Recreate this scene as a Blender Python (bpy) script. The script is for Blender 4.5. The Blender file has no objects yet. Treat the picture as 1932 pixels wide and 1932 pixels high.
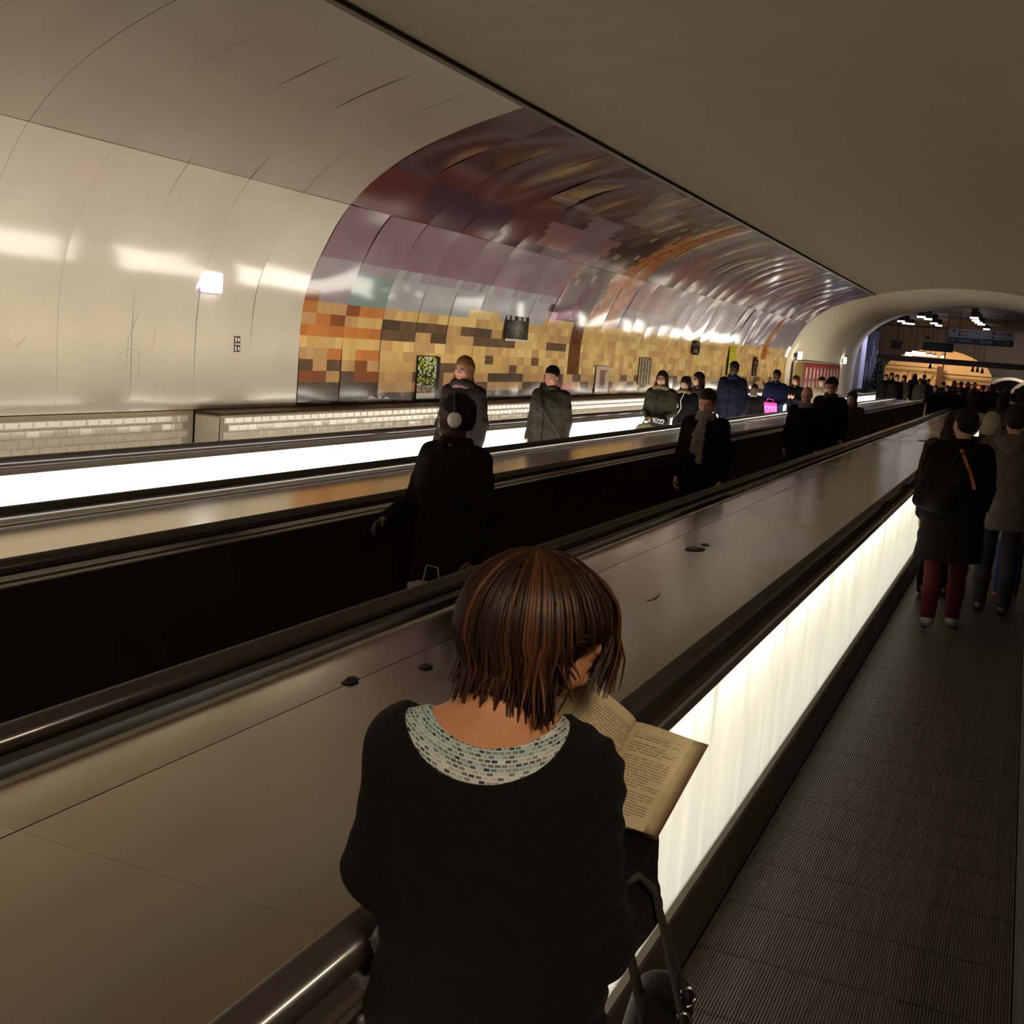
import bpy, bmesh, math, random
import numpy as np
from mathutils import Vector, Matrix

random.seed(7)
rng = np.random.default_rng(11)
S = bpy.context.scene
COL = S.collection

# ------------------------------------------------------------------ camera
cam_d = bpy.data.cameras.new('camera')
cam_d.sensor_width = 36.0
cam_d.lens = 41.5
cam_d.clip_start = 0.05
cam_d.clip_end = 300
cam = bpy.data.objects.new('camera', cam_d)
COL.objects.link(cam)
S.camera = cam
_ax = np.array([[0.913, 0.128, -0.387], [0.400, -0.101, 0.911], [0.078, -0.987, -0.144]])
_d = np.array([979.0, -248.0, 2227.0]); _d /= np.linalg.norm(_d)          # tunnel direction seen by the lens
_roll = math.radians(8.0)
_u = np.array([math.sin(_roll), -math.cos(_roll), 0.0]); _u -= _d * (_u @ _d); _u /= np.linalg.norm(_u)
RW = np.array([np.cross(_d, _u), _d, _u])
EYE = np.array([0.0, 0.0, 2.0])
_m = Matrix.Identity(4)
for i in range(3):
    _m[i][0] = RW[i][0]; _m[i][1] = -RW[i][1]; _m[i][2] = -RW[i][2]; _m[i][3] = EYE[i]
cam.matrix_world = _m

# ------------------------------------------------------------------ world, exposure
S.view_settings.view_transform = 'Standard'
S.view_settings.look = 'None'
S.view_settings.exposure = 0.0
S.view_settings.gamma = 1.0
S.view_settings.use_curve_mapping = False
w = bpy.data.worlds.new('world'); S.world = w; w.use_nodes = True
w.node_tree.nodes['Background'].inputs[0].default_value = (0.010, 0.008, 0.006, 1)
w.node_tree.nodes['Background'].inputs[1].default_value = 1.0
S.cycles.use_denoising = True
S.cycles.max_bounces = 8
S.cycles.sample_clamp_indirect = 6.0
S.cycles.caustics_reflective = False
S.cycles.caustics_refractive = False
GLOW_A = 5.5        # radiance of the light boxes along the far lane
GLOW_C = 0.36       # face of the nearest light box (its tubes add the bright upper edge)
TUBE_C = 8.0

def lamp(name, kind, loc, energy, color=(1, 1, 1), size=0.1, rot=None, parent=None, **kw):
    d = bpy.data.lights.new(name, kind); d.energy = energy; d.color = color
    if kind == 'AREA':
        d.size = size
    else:
        d.shadow_soft_size = size
    for k, v in kw.items():
        setattr(d, k, v)
    o = bpy.data.objects.new(name, d); COL.objects.link(o); o.location = loc
    if rot: o.rotation_euler = rot
    if parent: o.parent = parent
    return o

# ------------------------------------------------------------------ materials
def srgb(r, g, b):
    f = lambda c: (c / 255 / 12.92) if c <= 10.3 else ((c / 255 + 0.055) / 1.055) ** 2.4
    return (f(r), f(g), f(b))

MATS = {}
def M(name, col=(0.5, 0.5, 0.5), rough=0.5, metal=0.0, var=0.0, vscale=8.0, bump=0.0, bscale=40.0, coat=0.0,
      emit=None, estr=0.0, attr=False, spec=0.5, stretch=None, wave=None, sheen=0.0, trans=0.0, sss=0.0):
    if name in MATS: return MATS[name]
    m = bpy.data.materials.new(name); m.use_nodes = True
    nt = m.node_tree; N = nt.nodes; L = nt.links
    p = N['Principled BSDF']
    p.inputs['Roughness'].default_value = rough
    p.inputs['Metallic'].default_value = metal
    p.inputs['Specular IOR Level'].default_value = spec
    p.inputs['Coat Weight'].default_value = coat
    p.inputs['Coat Roughness'].default_value = 0.08
    p.inputs['Sheen Weight'].default_value = sheen
    if trans: p.inputs['Transmission Weight'].default_value = trans
    if sss:
        p.inputs['Subsurface Weight'].default_value = sss
        p.inputs['Subsurface Radius'].default_value = (0.012, 0.005, 0.003)
    src = None
    tc = N.new('ShaderNodeTexCoord'); mp = N.new('ShaderNodeMapping')
    L.new(tc.outputs['Object'], mp.inputs[0])
    if stretch: mp.inputs['Scale'].default_value = stretch
    if attr:
        a = N.new('ShaderNodeAttribute'); a.attribute_name = 'Col'; src = a.outputs['Color']
    if var > 0:
        nz = N.new('ShaderNodeTexNoise'); nz.inputs['Scale'].default_value = vscale
        nz.inputs['Detail'].default_value = 5; L.new(mp.outputs[0], nz.inputs['Vector'])
        mr = N.new('ShaderNodeMapRange'); mr.inputs[1].default_value = 0.3; mr.inputs[2].default_value = 0.7
        mr.inputs[3].default_value = 1 - var; mr.inputs[4].default_value = 1 + var
        L.new(nz.outputs['Fac'], mr.inputs[0])
        mx = N.new('ShaderNodeMix'); mx.data_type = 'RGBA'; mx.blend_type = 'MULTIPLY'; mx.inputs[0].default_value = 1
        if src is not None: L.new(src, mx.inputs[6])
        else: mx.inputs[6].default_value = (*col, 1)
        L.new(mr.outputs[0], mx.inputs[7]); src = mx.outputs[2]
    if src is not None: L.new(src, p.inputs['Base Color'])
    else: p.inputs['Base Color'].default_value = (*col, 1)
    if bump > 0:
        b = N.new('ShaderNodeBump'); b.inputs['Strength'].default_value = bump; b.inputs['Distance'].default_value = 0.01
        if wave:
            t = N.new('ShaderNodeTexWave'); t.inputs['Scale'].default_value = wave
            t.inputs['Distortion'].default_value = 2.5; t.inputs['Detail'].default_value = 2
            t.bands_direction = 'DIAGONAL'
            L.new(mp.outputs[0], t.inputs['Vector'])
        else:
            t = N.new('ShaderNodeTexNoise'); t.inputs['Scale'].default_value = bscale; t.inputs['Detail'].default_value = 4
            L.new(mp.outputs[0], t.inputs['Vector'])
        L.new(t.outputs['Fac'], b.inputs['Height']); L.new(b.outputs[0], p.inputs['Normal'])
    if emit is not None:
        p.inputs['Emission Color'].default_value = (*emit, 1)
        p.inputs['Emission Strength'].default_value = estr
    MATS[name] = m
    return m

def M_panel_c():
    """opal acrylic: a little light of its own and whatever the tubes behind it send through"""
    m = bpy.data.materials.new('opal_acrylic'); m.use_nodes = True
    nt = m.node_tree; N = nt.nodes; L = nt.links
    N.remove(N['Principled BSDF']); out = N['Material Output']
    tr = N.new('ShaderNodeBsdfTranslucent'); tr.inputs[0].default_value = (0.80, 0.77, 0.66, 1)
    em = N.new('ShaderNodeEmission'); em.inputs[0].default_value = (1.0, 0.97, 0.86, 1); em.inputs[1].default_value = GLOW_C
    gl = N.new('ShaderNodeBsdfGlossy'); gl.inputs['Roughness'].default_value = 0.15
    tc = N.new('ShaderNodeTexCoord'); mp = N.new('ShaderNodeMapping'); mp.inputs['Scale'].default_value = (1, 3.0, 0.6)
    nz = N.new('ShaderNodeTexNoise'); nz.inputs['Scale'].default_value = 4; nz.inputs['Detail'].default_value = 6
    L.new(tc.outputs['Object'], mp.inputs[0]); L.new(mp.outputs[0], nz.inputs['Vector'])
    mr = N.new('ShaderNodeMapRange'); mr.inputs[1].default_value = 0.35; mr.inputs[2].default_value = 0.7
    mr.inputs[3].default_value = 0.86; mr.inputs[4].default_value = 1.0
    L.new(nz.outputs['Fac'], mr.inputs[0])
    vm = N.new('ShaderNodeMix'); vm.data_type = 'RGBA'; vm.blend_type = 'MULTIPLY'; vm.inputs[0].default_value = 1
    vm.inputs[6].default_value = (0.82, 0.80, 0.70, 1); L.new(mr.outputs[0], vm.inputs[7]); L.new(vm.outputs[2], tr.inputs[0])
    a = N.new('ShaderNodeAddShader'); L.new(tr.outputs[0], a.inputs[0]); L.new(em.outputs[0], a.inputs[1])
    mx = N.new('ShaderNodeMixShader'); mx.inputs[0].default_value = 0.04
    L.new(a.outputs[0], mx.inputs[1]); L.new(gl.outputs[0], mx.inputs[2]); L.new(mx.outputs[0], out.inputs[0])
    return m

# ------------------------------------------------------------------ mesh helpers
def link(name, me, parent=None, mat=None, smooth=False):
    o = bpy.data.objects.new(name, me); COL.objects.link(o)
    if parent is not None: o.parent = parent
    if mat is not None and not me.materials: me.materials.append(mat)
    if smooth and len(me.polygons):
        me.polygons.foreach_set('use_smooth', np.ones(len(me.polygons), bool))
    return o

def mk(name, v, f, mat=None, parent=None, smooth=False, col=None, uv=None):
    me = bpy.data.meshes.new(name)
    v = np.asarray(v, np.float32)
    if isinstance(f, np.ndarray) and f.ndim == 2:
        n = f.shape[1]
        me.vertices.add(len(v)); me.vertices.foreach_set('co', v.ravel())
        me.loops.add(f.size); me.loops.foreach_set('vertex_index', f.astype(np.int32).ravel())
        me.polygons.add(len(f)); me.polygons.foreach_set('loop_start', np.arange(0, f.size, n, dtype=np.int32))
        me.update(calc_edges=True)
    else:
        me.from_pydata([tuple(map(float, p)) for p in v], [], [tuple(int(i) for i in q) for q in f])
    if col is not None:
        dom, arr = col
        at = me.color_attributes.new('Col', 'FLOAT_COLOR', dom)
        arr = np.asarray(arr, np.float32)
        if arr.shape[1] == 3: arr = np.hstack([arr, np.ones((len(arr), 1), np.float32)])
        at.data.foreach_set('color', arr.ravel())
    me.validate()
    return link(name, me, parent, mat, smooth)

class MB:
    """collects simple solids; build() links them as ONE mesh"""
    def __init__(s): s.v = []; s.f = []
    def add(s, v, f):
        n = len(s.v); s.v += [tuple(p) for p in v]; s.f += [tuple(i + n for i in q) for q in f]; return s
    def box(s, c, d, rot=None, top=None):
        x, y, z = (k / 2 for k in d); t = top or (1, 1)
        v = [(-x, -y, -z), (x, -y, -z), (x, y, -z), (-x, y, -z), (-x * t[0], -y * t[1], z), (x * t[0], -y * t[1], z), (x * t[0], y * t[1], z), (-x * t[0], y * t[1], z)]
        if rot is not None: v = [tuple(rot @ Vector(p)) for p in v]
        v = [(p[0] + c[0], p[1] + c[1], p[2] + c[2]) for p in v]
        return s.add(v, [(3, 2, 1, 0), (4, 5, 6, 7), (0, 1, 5, 4), (1, 2, 6, 5), (2, 3, 7, 6), (3, 0, 4, 7)])
    def tube(s, pts, r, n=8, cap=True):
        pts = [Vector(p) for p in pts]; rs = r if isinstance(r, (list, tuple)) else [r] * len(pts)
        rings = []; up = Vector((0, 0, 1))
        for i, p in enumerate(pts):
            d = (pts[min(i + 1, len(pts) - 1)] - pts[max(i - 1, 0)]).normalized()
            a = d.cross(up)
            if a.length < 1e-3: a = d.cross(Vector((1, 0, 0)))
            a.normalize(); b = d.cross(a).normalized()
            rings.append([p + (a * math.cos(2 * math.pi * k / n) + b * math.sin(2 * math.pi * k / n)) * rs[i] for k in range(n)])
        v = [p for q in rings for p in q]; f = []
        for i in range(len(pts) - 1):
            for k in range(n):
                f.append((i * n + k, i * n + (k + 1) % n, (i + 1) * n + (k + 1) % n, (i + 1) * n + k))
        if cap:
            f.append(tuple(range(n))); f.append(tuple((len(pts) - 1) * n + k for k in reversed(range(n))))
        return s.add(v, f)
    def strip(s, pts, w, t, nrm):
        """flat strap along pts, width w along nrm, thickness t"""
        pts = [Vector(p) for p in pts]; nrm = Vector(nrm).normalized(); v = []; f = []
        for i, p in enumerate(pts):
            d = (pts[min(i + 1, len(pts) - 1)] - pts[max(i - 1, 0)]).normalized()
            a = (nrm - d * nrm.dot(d)).normalized(); b = d.cross(a)
            v += [p + a * w / 2 + b * t / 2, p + a * w / 2 - b * t / 2, p - a * w / 2 - b * t / 2, p - a * w / 2 + b * t / 2]
        for i in range(len(pts) - 1):
            for k in range(4):
                f.append((i * 4 + k, i * 4 + (k + 1) % 4, i * 4 + 4 + (k + 1) % 4, i * 4 + 4 + k))
        f.append((0, 1, 2, 3)); n = (len(pts) - 1) * 4; f.append((n + 3, n + 2, n + 1, n))
        return s.add(v, f)
    def lathe(s, prof, c=(0, 0, 0), n=16):
        v = []; f = []
        for (r, z) in prof:
            v += [(c[0] + r * math.cos(2 * math.pi * k / n), c[1] + r * math.sin(2 * math.pi * k / n), c[2] + z) for k in range(n)]
        for i in range(len(prof) - 1):
            for k in range(n):
                f.append((i * n + k, i * n + (k + 1) % n, (i + 1) * n + (k + 1) % n, (i + 1) * n + k))
        f.append(tuple(reversed(range(n)))); f.append(tuple((len(prof) - 1) * n + k for k in range(n)))
        return s.add(v, f)
    def extr(s, prof, y0, y1, closed=True):
        """profile [(x, z)] swept along the tunnel"""
        n = len(prof); v = [(x, y0, z) for x, z in prof] + [(x, y1, z) for x, z in prof]
        f = [(i, (i + 1) % n, n + (i + 1) % n, n + i) for i in range(n if closed else n - 1)]
        if closed: f += [tuple(reversed(range(n))), tuple(range(n, 2 * n))]
        return s.add(v, f)
    def build(s, name, mat, parent=None, smooth=False, bevel=0.0):
        me = bpy.data.meshes.new(name); me.from_pydata([tuple(map(float, p)) for p in s.v], [], s.f)
        bm = bmesh.new(); bm.from_mesh(me)
        bmesh.ops.recalc_face_normals(bm, faces=bm.faces)
        if bevel > 0:
            bmesh.ops.bevel(bm, geom=list(bm.edges), offset=bevel, segments=2, affect='EDGES', profile=0.6)
        bm.to_mesh(me); bm.free()
        return link(name, me, parent, mat, smooth)

def tag(o, label=None, cat=None, group=None, kind=None):
    if label: o['label'] = label
    if cat: o['category'] = cat
    if group: o['group'] = group
    if kind: o['kind'] = kind
    return o

def empty(name, loc=(0, 0, 0), rz=0.0):
    o = bpy.data.objects.new(name, None); COL.objects.link(o)
    o.location = loc; o.rotation_euler = (0, 0, rz); o.empty_display_size = 0.1
    return o

def at(px, py, y):
    """point of the hall that lies at distance y down the tunnel along the given line of sight"""
    r = RW @ np.array([px - 966.0, py - 966.0, 2227.0]); return EYE + r * (y / r[1])
def atx(px, py, x):
    r = RW @ np.array([px - 966.0, py - 966.0, 2227.0]); return EYE + r * (x / r[0])

def text(body, size, loc, rot, mat, parent, name='lettering', ext=0.001):
    c = bpy.data.curves.new(name, 'FONT'); c.body = body; c.size = size; c.extrude = ext
    o = bpy.data.objects.new(name, c); COL.objects.link(o); o.location = loc; o.rotation_euler = rot
    c.materials.append(mat)
    bpy.context.view_layer.update()
    me = bpy.data.meshes.new_from_object(o.evaluated_get(bpy.context.evaluated_depsgraph_get()))
    q = link(name, me, parent, None); q.location = loc; q.rotation_euler = rot
    bpy.data.objects.remove(o)
    return q

# ------------------------------------------------------------------ palette
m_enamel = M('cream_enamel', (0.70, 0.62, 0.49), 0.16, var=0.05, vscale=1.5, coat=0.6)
m_enamel_u = M('cream_enamel_dimmed', (0.46, 0.385, 0.30), 0.30, var=0.05, vscale=1.5, coat=0.25)  # same cream paint, darkened in colour to dim the upper vault
m_mural = M('printed_enamel', attr=True, rough=0.13, coat=0.2, spec=0.38)
m_back = M('dark_joint', (0.02, 0.017, 0.014), 0.8)
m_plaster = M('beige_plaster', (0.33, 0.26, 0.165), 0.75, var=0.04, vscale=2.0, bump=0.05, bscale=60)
m_plaster_lit = M('lit_barrel_plaster', (0.66, 0.57, 0.41), 0.7, var=0.04, vscale=2.0)  # ceiling plaster again, lightened in colour so the barrel looks lit
m_tile = M('white_glazed_tile', (0.80, 0.73, 0.60), 0.12, coat=0.5, var=0.04, vscale=30)
m_grout = M('grout', (0.45, 0.40, 0.32), 0.9)
m_steel = M('brushed_steel', (0.63, 0.55, 0.44), 0.17, metal=1.0, var=0.05, vscale=3, bump=0.025, bscale=2.0, stretch=(2.0, 0.6, 1))
m_trim = M('satin_aluminium', (0.72, 0.68, 0.62), 0.28, metal=1.0)
m_rubber = M('black_rubber', (0.034, 0.026, 0.024), 0.26, coat=0.6)
m_skirt = M('dark_skirt', (0.075, 0.058, 0.045), 0.45, var=0.1)
m_darkpanel = M('dark_glass_panel', (0.022, 0.017, 0.0145), 0.32, var=0.2)
m_tread = M('worn_tread', (0.115, 0.086, 0.066), 0.42, metal=0.3, var=0.28, vscale=5.0, stretch=(9, 0.35, 1))
m_brown = M('dark_brown_ledge', (0.08, 0.05, 0.03), 0.4)
m_glow = M('light_box_face', (0.8, 0.8, 0.8), 0.3, emit=(1.0, 0.955, 0.85), estr=GLOW_A)
m_glow_b = M('light_box_back', (0.8, 0.8, 0.8), 0.3, emit=(1.0, 0.93, 0.80), estr=6.5)
m_wash = M('added_wall_wash', (0.8, 0.8, 0.8), 0.3, emit=(1.0, 0.90, 0.74), estr=5.0)  # glow of the added strip behind the far balustrade
m_opal = M_panel_c()
m_tube = M('fluorescent_tube', (0.9, 0.9, 0.9), 0.3, emit=(1.0, 0.95, 0.82), estr=TUBE_C)
m_black = M('black_paint', (0.012, 0.011, 0.011), 0.5)
m_white = M('white_paint', (0.8, 0.78, 0.74), 0.4)
# ================================================================== SHELL
PROF = [(-7.40, 1.09), (-7.40, 1.40), (-7.40, 1.72), (-7.40, 2.04), (-7.36, 2.31), (-7.30, 2.52), (-7.21, 2.69), (-7.09, 2.93), (-6.97, 3.14),
        (-6.85, 3.29), (-6.67, 3.47), (-6.49, 3.62), (-6.12, 3.84), (-5.71, 4.02), (-5.25, 4.18), (-4.88, 4.29)]
_pp = np.array(PROF); _s = np.concatenate([[0], np.cumsum(np.linalg.norm(np.diff(_pp, axis=0), axis=1))])
_t = np.linspace(0, _s[-1], 200)
_fx = np.interp(_t, _s, _pp[:, 0]); _fz = np.interp(_t, _s, _pp[:, 1])
_k = np.ones(21) / 21
_pad = lambda a: np.concatenate([2 * a[0] - a[10:0:-1], a, 2 * a[-1] - a[-2:-12:-1]])
_fx = np.convolve(_pad(_fx), _k, 'valid'); _fz = np.convolve(_pad(_fz), _k, 'valid')
VTOT = _s[-1]
def prof(v):
    """point and inward normal of the vault at arc length v above the ledge"""
    x = np.interp(v, _t, _fx); z = np.interp(v, _t, _fz)
    e = 0.02
    dx = np.interp(v + e, _t, _fx) - np.interp(v - e, _t, _fx); dz = np.interp(v + e, _t, _fz) - np.interp(v - e, _t, _fz)
    n = np.hypot(dx, dz) + 1e-9
    return x, z, dz / n, -dx / n
VSEAM = float(_s[9])
PW = 0.885
MUR0 = 11.07
CEIL_X0, CEIL_X1, MIRX = -4.88, 0.48, -2.2

def panel(y0, y1, v0, v1, ny, nv, mat, parent, name, amp, colf=None, mirror=False):
    g = 0.0025
    ys = np.linspace(y0 + g, y1 - g, ny + 1); vs = np.linspace(v0 + g, v1 - g, nv + 1)
    Y, V = np.meshgrid(ys, vs, indexing='ij')
    X, Z, NX, NZ = prof(V)
    sy = (Y - y0) / (y1 - y0) * 2 - 1; sv = (V - v0) / (v1 - v0) * 2 - 1
    d = amp[0] * (1 - sy ** 2) * (1 - 0.6 * sv ** 2) + amp[1] * sy + amp[2] * sv * (1 - sy ** 2) + 0.004 + amp[3] * np.sin(4.2 * sv + amp[4]) * sy
    X = X + NX * d; Z = Z + NZ * d
    if mirror: X = 2 * MIRX - X
    v = np.stack([X, Y, Z], -1).reshape(-1, 3)
    n = nv + 1
    i = (np.arange(ny)[:, None] * n + np.arange(nv)[None]).ravel()
    f = np.stack([i, i + n, i + n + 1, i + 1], 1)
    if mirror: f = f[:, ::-1]
    c = None
    if colf is not None:
        cc = np.array([colf(0.5 * (ys[a] + ys[a + 1]), 0.5 * (vs[b] + vs[b + 1])) for a in range(ny) for b in range(nv)])
        c = ('CORNER', np.repeat(cc, 4, axis=0))
    return mk(name, v, f, mat, parent, True, c)

def shell(name, y0, y1, off, mirror=False):
    vs = np.linspace(0, VTOT, 40); X, Z, NX, NZ = prof(vs); X = X - NX * off; Z = Z - NZ * off
    if mirror: X = 2 * MIRX - X
    inn = [(float(a), float(b)) for a, b in zip(X, Z)]
    X2 = X + (NX * -0.1 if not mirror else NX * 0.1); Z2 = Z - NZ * 0.1
    return MB().extr(inn + [(float(a), float(b)) for a, b in zip(X2, Z2)][::-1], y0, y1)

wall_l = shell('wall_left', -4, 39.4, 0.012).build('wall_left', m_back); tag(wall_l, kind='structure')
def amps(k): return (k * rng.uniform(0.2, 1.0) * rng.choice([-1, 1, 1]), rng.normal() * 0.0012, rng.normal() * 0.0015, k * 0.5 * rng.normal(), rng.uniform(0, 6))
ycols = [MUR0 - PW * k for k in range(14, 0, -1)]
for y in ycols:
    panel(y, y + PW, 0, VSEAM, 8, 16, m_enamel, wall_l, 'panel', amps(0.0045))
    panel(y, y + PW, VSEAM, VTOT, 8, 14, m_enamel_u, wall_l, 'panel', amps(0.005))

# ---- the printed part of the vault: a coarse pixel landscape (print only; light comes from the lamps)
def J(c, a=0.12):
    k = 1 + rng.uniform(-a, a); return tuple(max(0.0, x * k) for x in c)
GOLD = srgb(220, 182, 116); YEL = srgb(232, 200, 132); TAN = srgb(204, 162, 110); DK = srgb(92, 76, 60); DK2 = srgb(112, 88, 66)
ORG = srgb(205, 130, 72); ORD = srgb(150, 90, 58); GRY = srgb(172, 172, 170); LIL = srgb(160, 146, 150); MAU = srgb(142, 108, 116)
MAR = srgb(92, 46, 54); RED = srgb(108, 53, 54); PUR = srgb(84, 50, 66); PNK = srgb(150, 104, 104); GMV = srgb(128, 112, 114)
BRK = srgb(70, 38, 17); BRO = srgb(186, 108, 40); TRK = srgb(110, 66, 34)
_blk = {}
def block(tagname, a, b, pal, wts=None):
    k = (tagname, int(math.floor(a)), int(math.floor(b)))
    if k not in _blk: _blk[k] = pal[rng.choice(len(pal), p=wts)]
    return _blk[k]
def mural(Y, v):
    u = Y - MUR0; row = int(v / 0.13)
    # the tree: a trunk that rises and spreads across the vault
    if 1.3 < v < 4.45 and False: pass
    yc = 19.75 + 0.25 * (v - 1.3); hw_ = 1.55 - 0.30 * max(0, v - 2.2)
    if v > 1.3 and abs(Y - yc) < hw_ + 0.12 * rng.normal() and v < 4.5 + 0.2 * rng.normal():
        t = (Y - yc) / hw_
        if rng.random() < 0.05: return J(srgb(160, 140, 118), 0.2)
        return J(BRK if t + 0.12 * rng.normal() < 0.10 else BRO, 0.25)
    if False:
        t = (Y - 18.25) / 3.25
        edge = 0.5 * rng.uniform(0, 1)
        if v < 4.55 - 1.1 * abs(t - 0.55) - 0.3 * edge and rng.random() > 0.06:
            if (t < 0.1 or t > 0.92) and rng.random() < 0.35: pass
            else:
                if rng.random() < 0.07: return J(srgb(150, 130, 110), 0.2)
                return J(BRK if t + 0.18 * rng.normal() < 0.52 else BRO, 0.3)
    if 19.35 < Y < 19.95 and 0.45 < v <= 1.3: return J(TRK, 0.15)
    if 35.2 < Y < 35.9 and 0.9 < v < 2.2: return J(BRO, 0.25)
    lim = 1.2 + (0.12 if Y > 18 else 0) + 0.04 * math.sin(Y * 1.3)
    if v < lim:
        if u < 1.78:
            if row < 2: return J(DK, 0.18)
            if row < 4: return J(block('o', u / 0.3, row, [ORD, DK2, TAN]), 0.12)
            if row in (5, 6): return J(GOLD if row == 5 else ORG, 0.14)
            return J(block('p', u / 0.3, row, [ORG, ORG, ORD, TAN, GOLD]), 0.1)
        far = min(1.0, max(0.0, (Y - 15.5) / 5))
        if row < 1 and far < 0.9: return J(DK, 0.12)
        if row < 3: return J(block('q', u / 0.45, row, [DK, DK2, TAN] if far < 0.5 else [TAN, GOLD, DK2]), 0.12)
        if row < 5: return J(block('r', u / 0.3, row, [TAN, DK2, GOLD, GOLD] if far < 0.5 else [GOLD, YEL, TAN]), 0.1)
        if row == 5: return J(block('s', u / 0.3, row, [GOLD, YEL, TAN]), 0.08)
        if row in (6, 7): return J(block('t', u / 0.45, row, [DK, DK2, DK2, TAN] if (Y < 16.8 or 18 < Y < 19) else [GOLD, TAN, YEL, GOLD]), 0.12)
        return J(block('w', u / 0.3, row, [GOLD, YEL, TAN, GOLD]), 0.08)
    if v < 1.75:
        if 12.0 < Y < 12.84 and v < 1.6: return J(srgb(132, 154, 148), 0.03)
        base = GRY if 12.8 < Y < 18.5 else LIL
        return J(base if v < 1.55 or rng.random() < 0.4 else LIL, 0.03)
    if v < 2.35: return J(MAU if Y < 18 else LIL if Y > 24 else PNK, 0.03)
    if Y > 21.5:
        return J(block('x', Y / 1.4, v / 0.5, [GMV, PNK, LIL, GMV]), 0.04)
    if v < 3.3:
        q = block('y', (Y + v * 0.8) / 1.2, v / 0.42, [MAR, RED, PUR, RED] if Y < 15 else [RED, PNK, MAU, PUR]); return J(q, 0.05)
    return J(block('z', (Y + v) / 1.5, v / 0.5, [PUR, MAR, PUR, GMV]), 0.05)
k = 0
while MUR0 + PW * k < 39.3:
    y = MUR0 + PW * k; y1 = min(y + PW, 39.38)
    panel(y, y1, 0, VSEAM, 6, 18, m_mural, wall_l, 'panel', amps(0.010), mural)
    panel(y, y1, VSEAM, VTOT, 6, 18, m_mural, wall_l, 'panel', amps(0.012), mural)
    k += 1

for (ya, yb, hh) in ((11.35, 11.75, 0.03), (12.35, 13.2, 0.085), (13.3, 13.75, 0.05), (15.3, 16.1, 0.05), (17.0, 17.2, 0.10), (19.9, 20.3, 0.04), (22.2, 23.0, 0.06)):
    n_ = max(4, int((yb - ya) / 0.06)); yy_ = np.linspace(ya, yb, n_ + 1); hs_ = 1.112 + hh * np.clip(rng.uniform(0.35, 1.0, n_ + 1) * np.sin(np.linspace(0.3, 2.9, n_ + 1)) ** 0.5, 0.05, 1)
    vv = [(-7.390, y_, 1.108) for y_ in yy_] + [(-7.390, y_, z_) for y_, z_ in zip(yy_, hs_)]
    mk('torn_paper', vv, [(i, i + 1, n_ + 2 + i, n_ + 1 + i) for i in range(n_)], m_white, wall_l)
scr = MB()
for (y_, z_, pts) in ((8.35, 1.75, [(0, -.28), (0.02, 0.0), (0.14, 0.22)]), (8.35, 1.6, [(-.1, 0.0), (0.05, 0.06), (0.16, 0.03), (0.18, -0.2)]), (8.7, 1.9, [(0, 0), (0.02, -0.12), (-0.01, -0.25)]), (9.9, 2.05, [(-.12, .05), (0, -0.04), (0.1, -0.02), (0.06, 0.12)]), (7.0, 1.7, [(0, 0), (0.1, -0.06), (0.2, 0.02)]), (8.75, 1.33, [(-.06, 0.06), (0.0, -0.03), (0.09, 0.05)])):
    scr.tube([(-7.391, y_ + a_, z_ + b_) for a_, b_ in pts], 0.0018, 4)
tag(scr.build('scribble', M('pencil_grey', (0.52, 0.45, 0.35), 0.8), wall_l), kind='stuff')
# right-hand vault, mirror of the left one; only its upper row shows at the frame's edge
wall_r = shell('wall_right', -4, 39.4, 0.012, True).build('wall_right', m_back); tag(wall_r, kind='structure')
MB().extr([(2.99, 0), (2.99, 1.12), (3.1, 1.12), (3.1, 0)], -4, 39.4).build('dado', m_tile, wall_r)
for k in range(38):
    y = 3.0 + PW * k
    panel(y, y + PW, VSEAM, VTOT, 4, 10, m_enamel, wall_r, 'panel', amps(0.003), mirror=True)
fx = MB()
for k in range(38):
    for dv in (0.12, 0.42):
        for q in (0.25, 0.75):
            x, z, nx, nz = prof(VTOT - dv)
            fx.box((2 * MIRX - x, 3.0 + PW * (k + q), z), (0.07 if dv == 0.12 else 0.03, 0.012, 0.03))
tag(fx.build('fixing', m_black, wall_r), kind='stuff')

# smooth plaster ceiling between the two vaults
def ceil_z(x): return 4.29 + 0.33 * (1 - ((x - MIRX) / (CEIL_X1 - MIRX)) ** 2)
v = []; f = []
xs = np.linspace(CEIL_X0, CEIL_X1, 25); ysn = [-4, 8, 20, 30, 39.4]
for y in ysn:
    for x in xs: v.append((x, y, ceil_z(x)))
n = len(xs)
for a in range(len(ysn) - 1):
    for b in range(n - 1): f.append((a * n + b, a * n + b + 1, (a + 1) * n + b + 1, (a + 1) * n + b))
c_ = len(v)
v += [(x, y, 4.9) for y in (-4, 39.4) for x in (CEIL_X0, CEIL_X1)]
f += [(c_, c_ + 1, c_ + 3, c_ + 2)]
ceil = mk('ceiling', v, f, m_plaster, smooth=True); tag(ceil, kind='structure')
tr = MB().extr([(CEIL_X0 - 0.012, 4.33), (CEIL_X0 - 0.012, 4.255), (CEIL_X0 + 0.05, 4.262), (CEIL_X0 + 0.05, 4.275), (CEIL_X0 + 0.012, 4.272), (CEIL_X0 + 0.012, 4.33)], -4, 39.4).build('trim_1', m_brown)
tag(tr, kind='structure')
tr = MB().extr([(CEIL_X1 - 0.03, 4.33), (CEIL_X1 - 0.03, 4.265), (CEIL_X1 + 0.03, 4.255), (CEIL_X1 + 0.03, 4.33)], -4, 39.4).build('trim_2', m_brown)
tag(tr, kind='structure')

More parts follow.
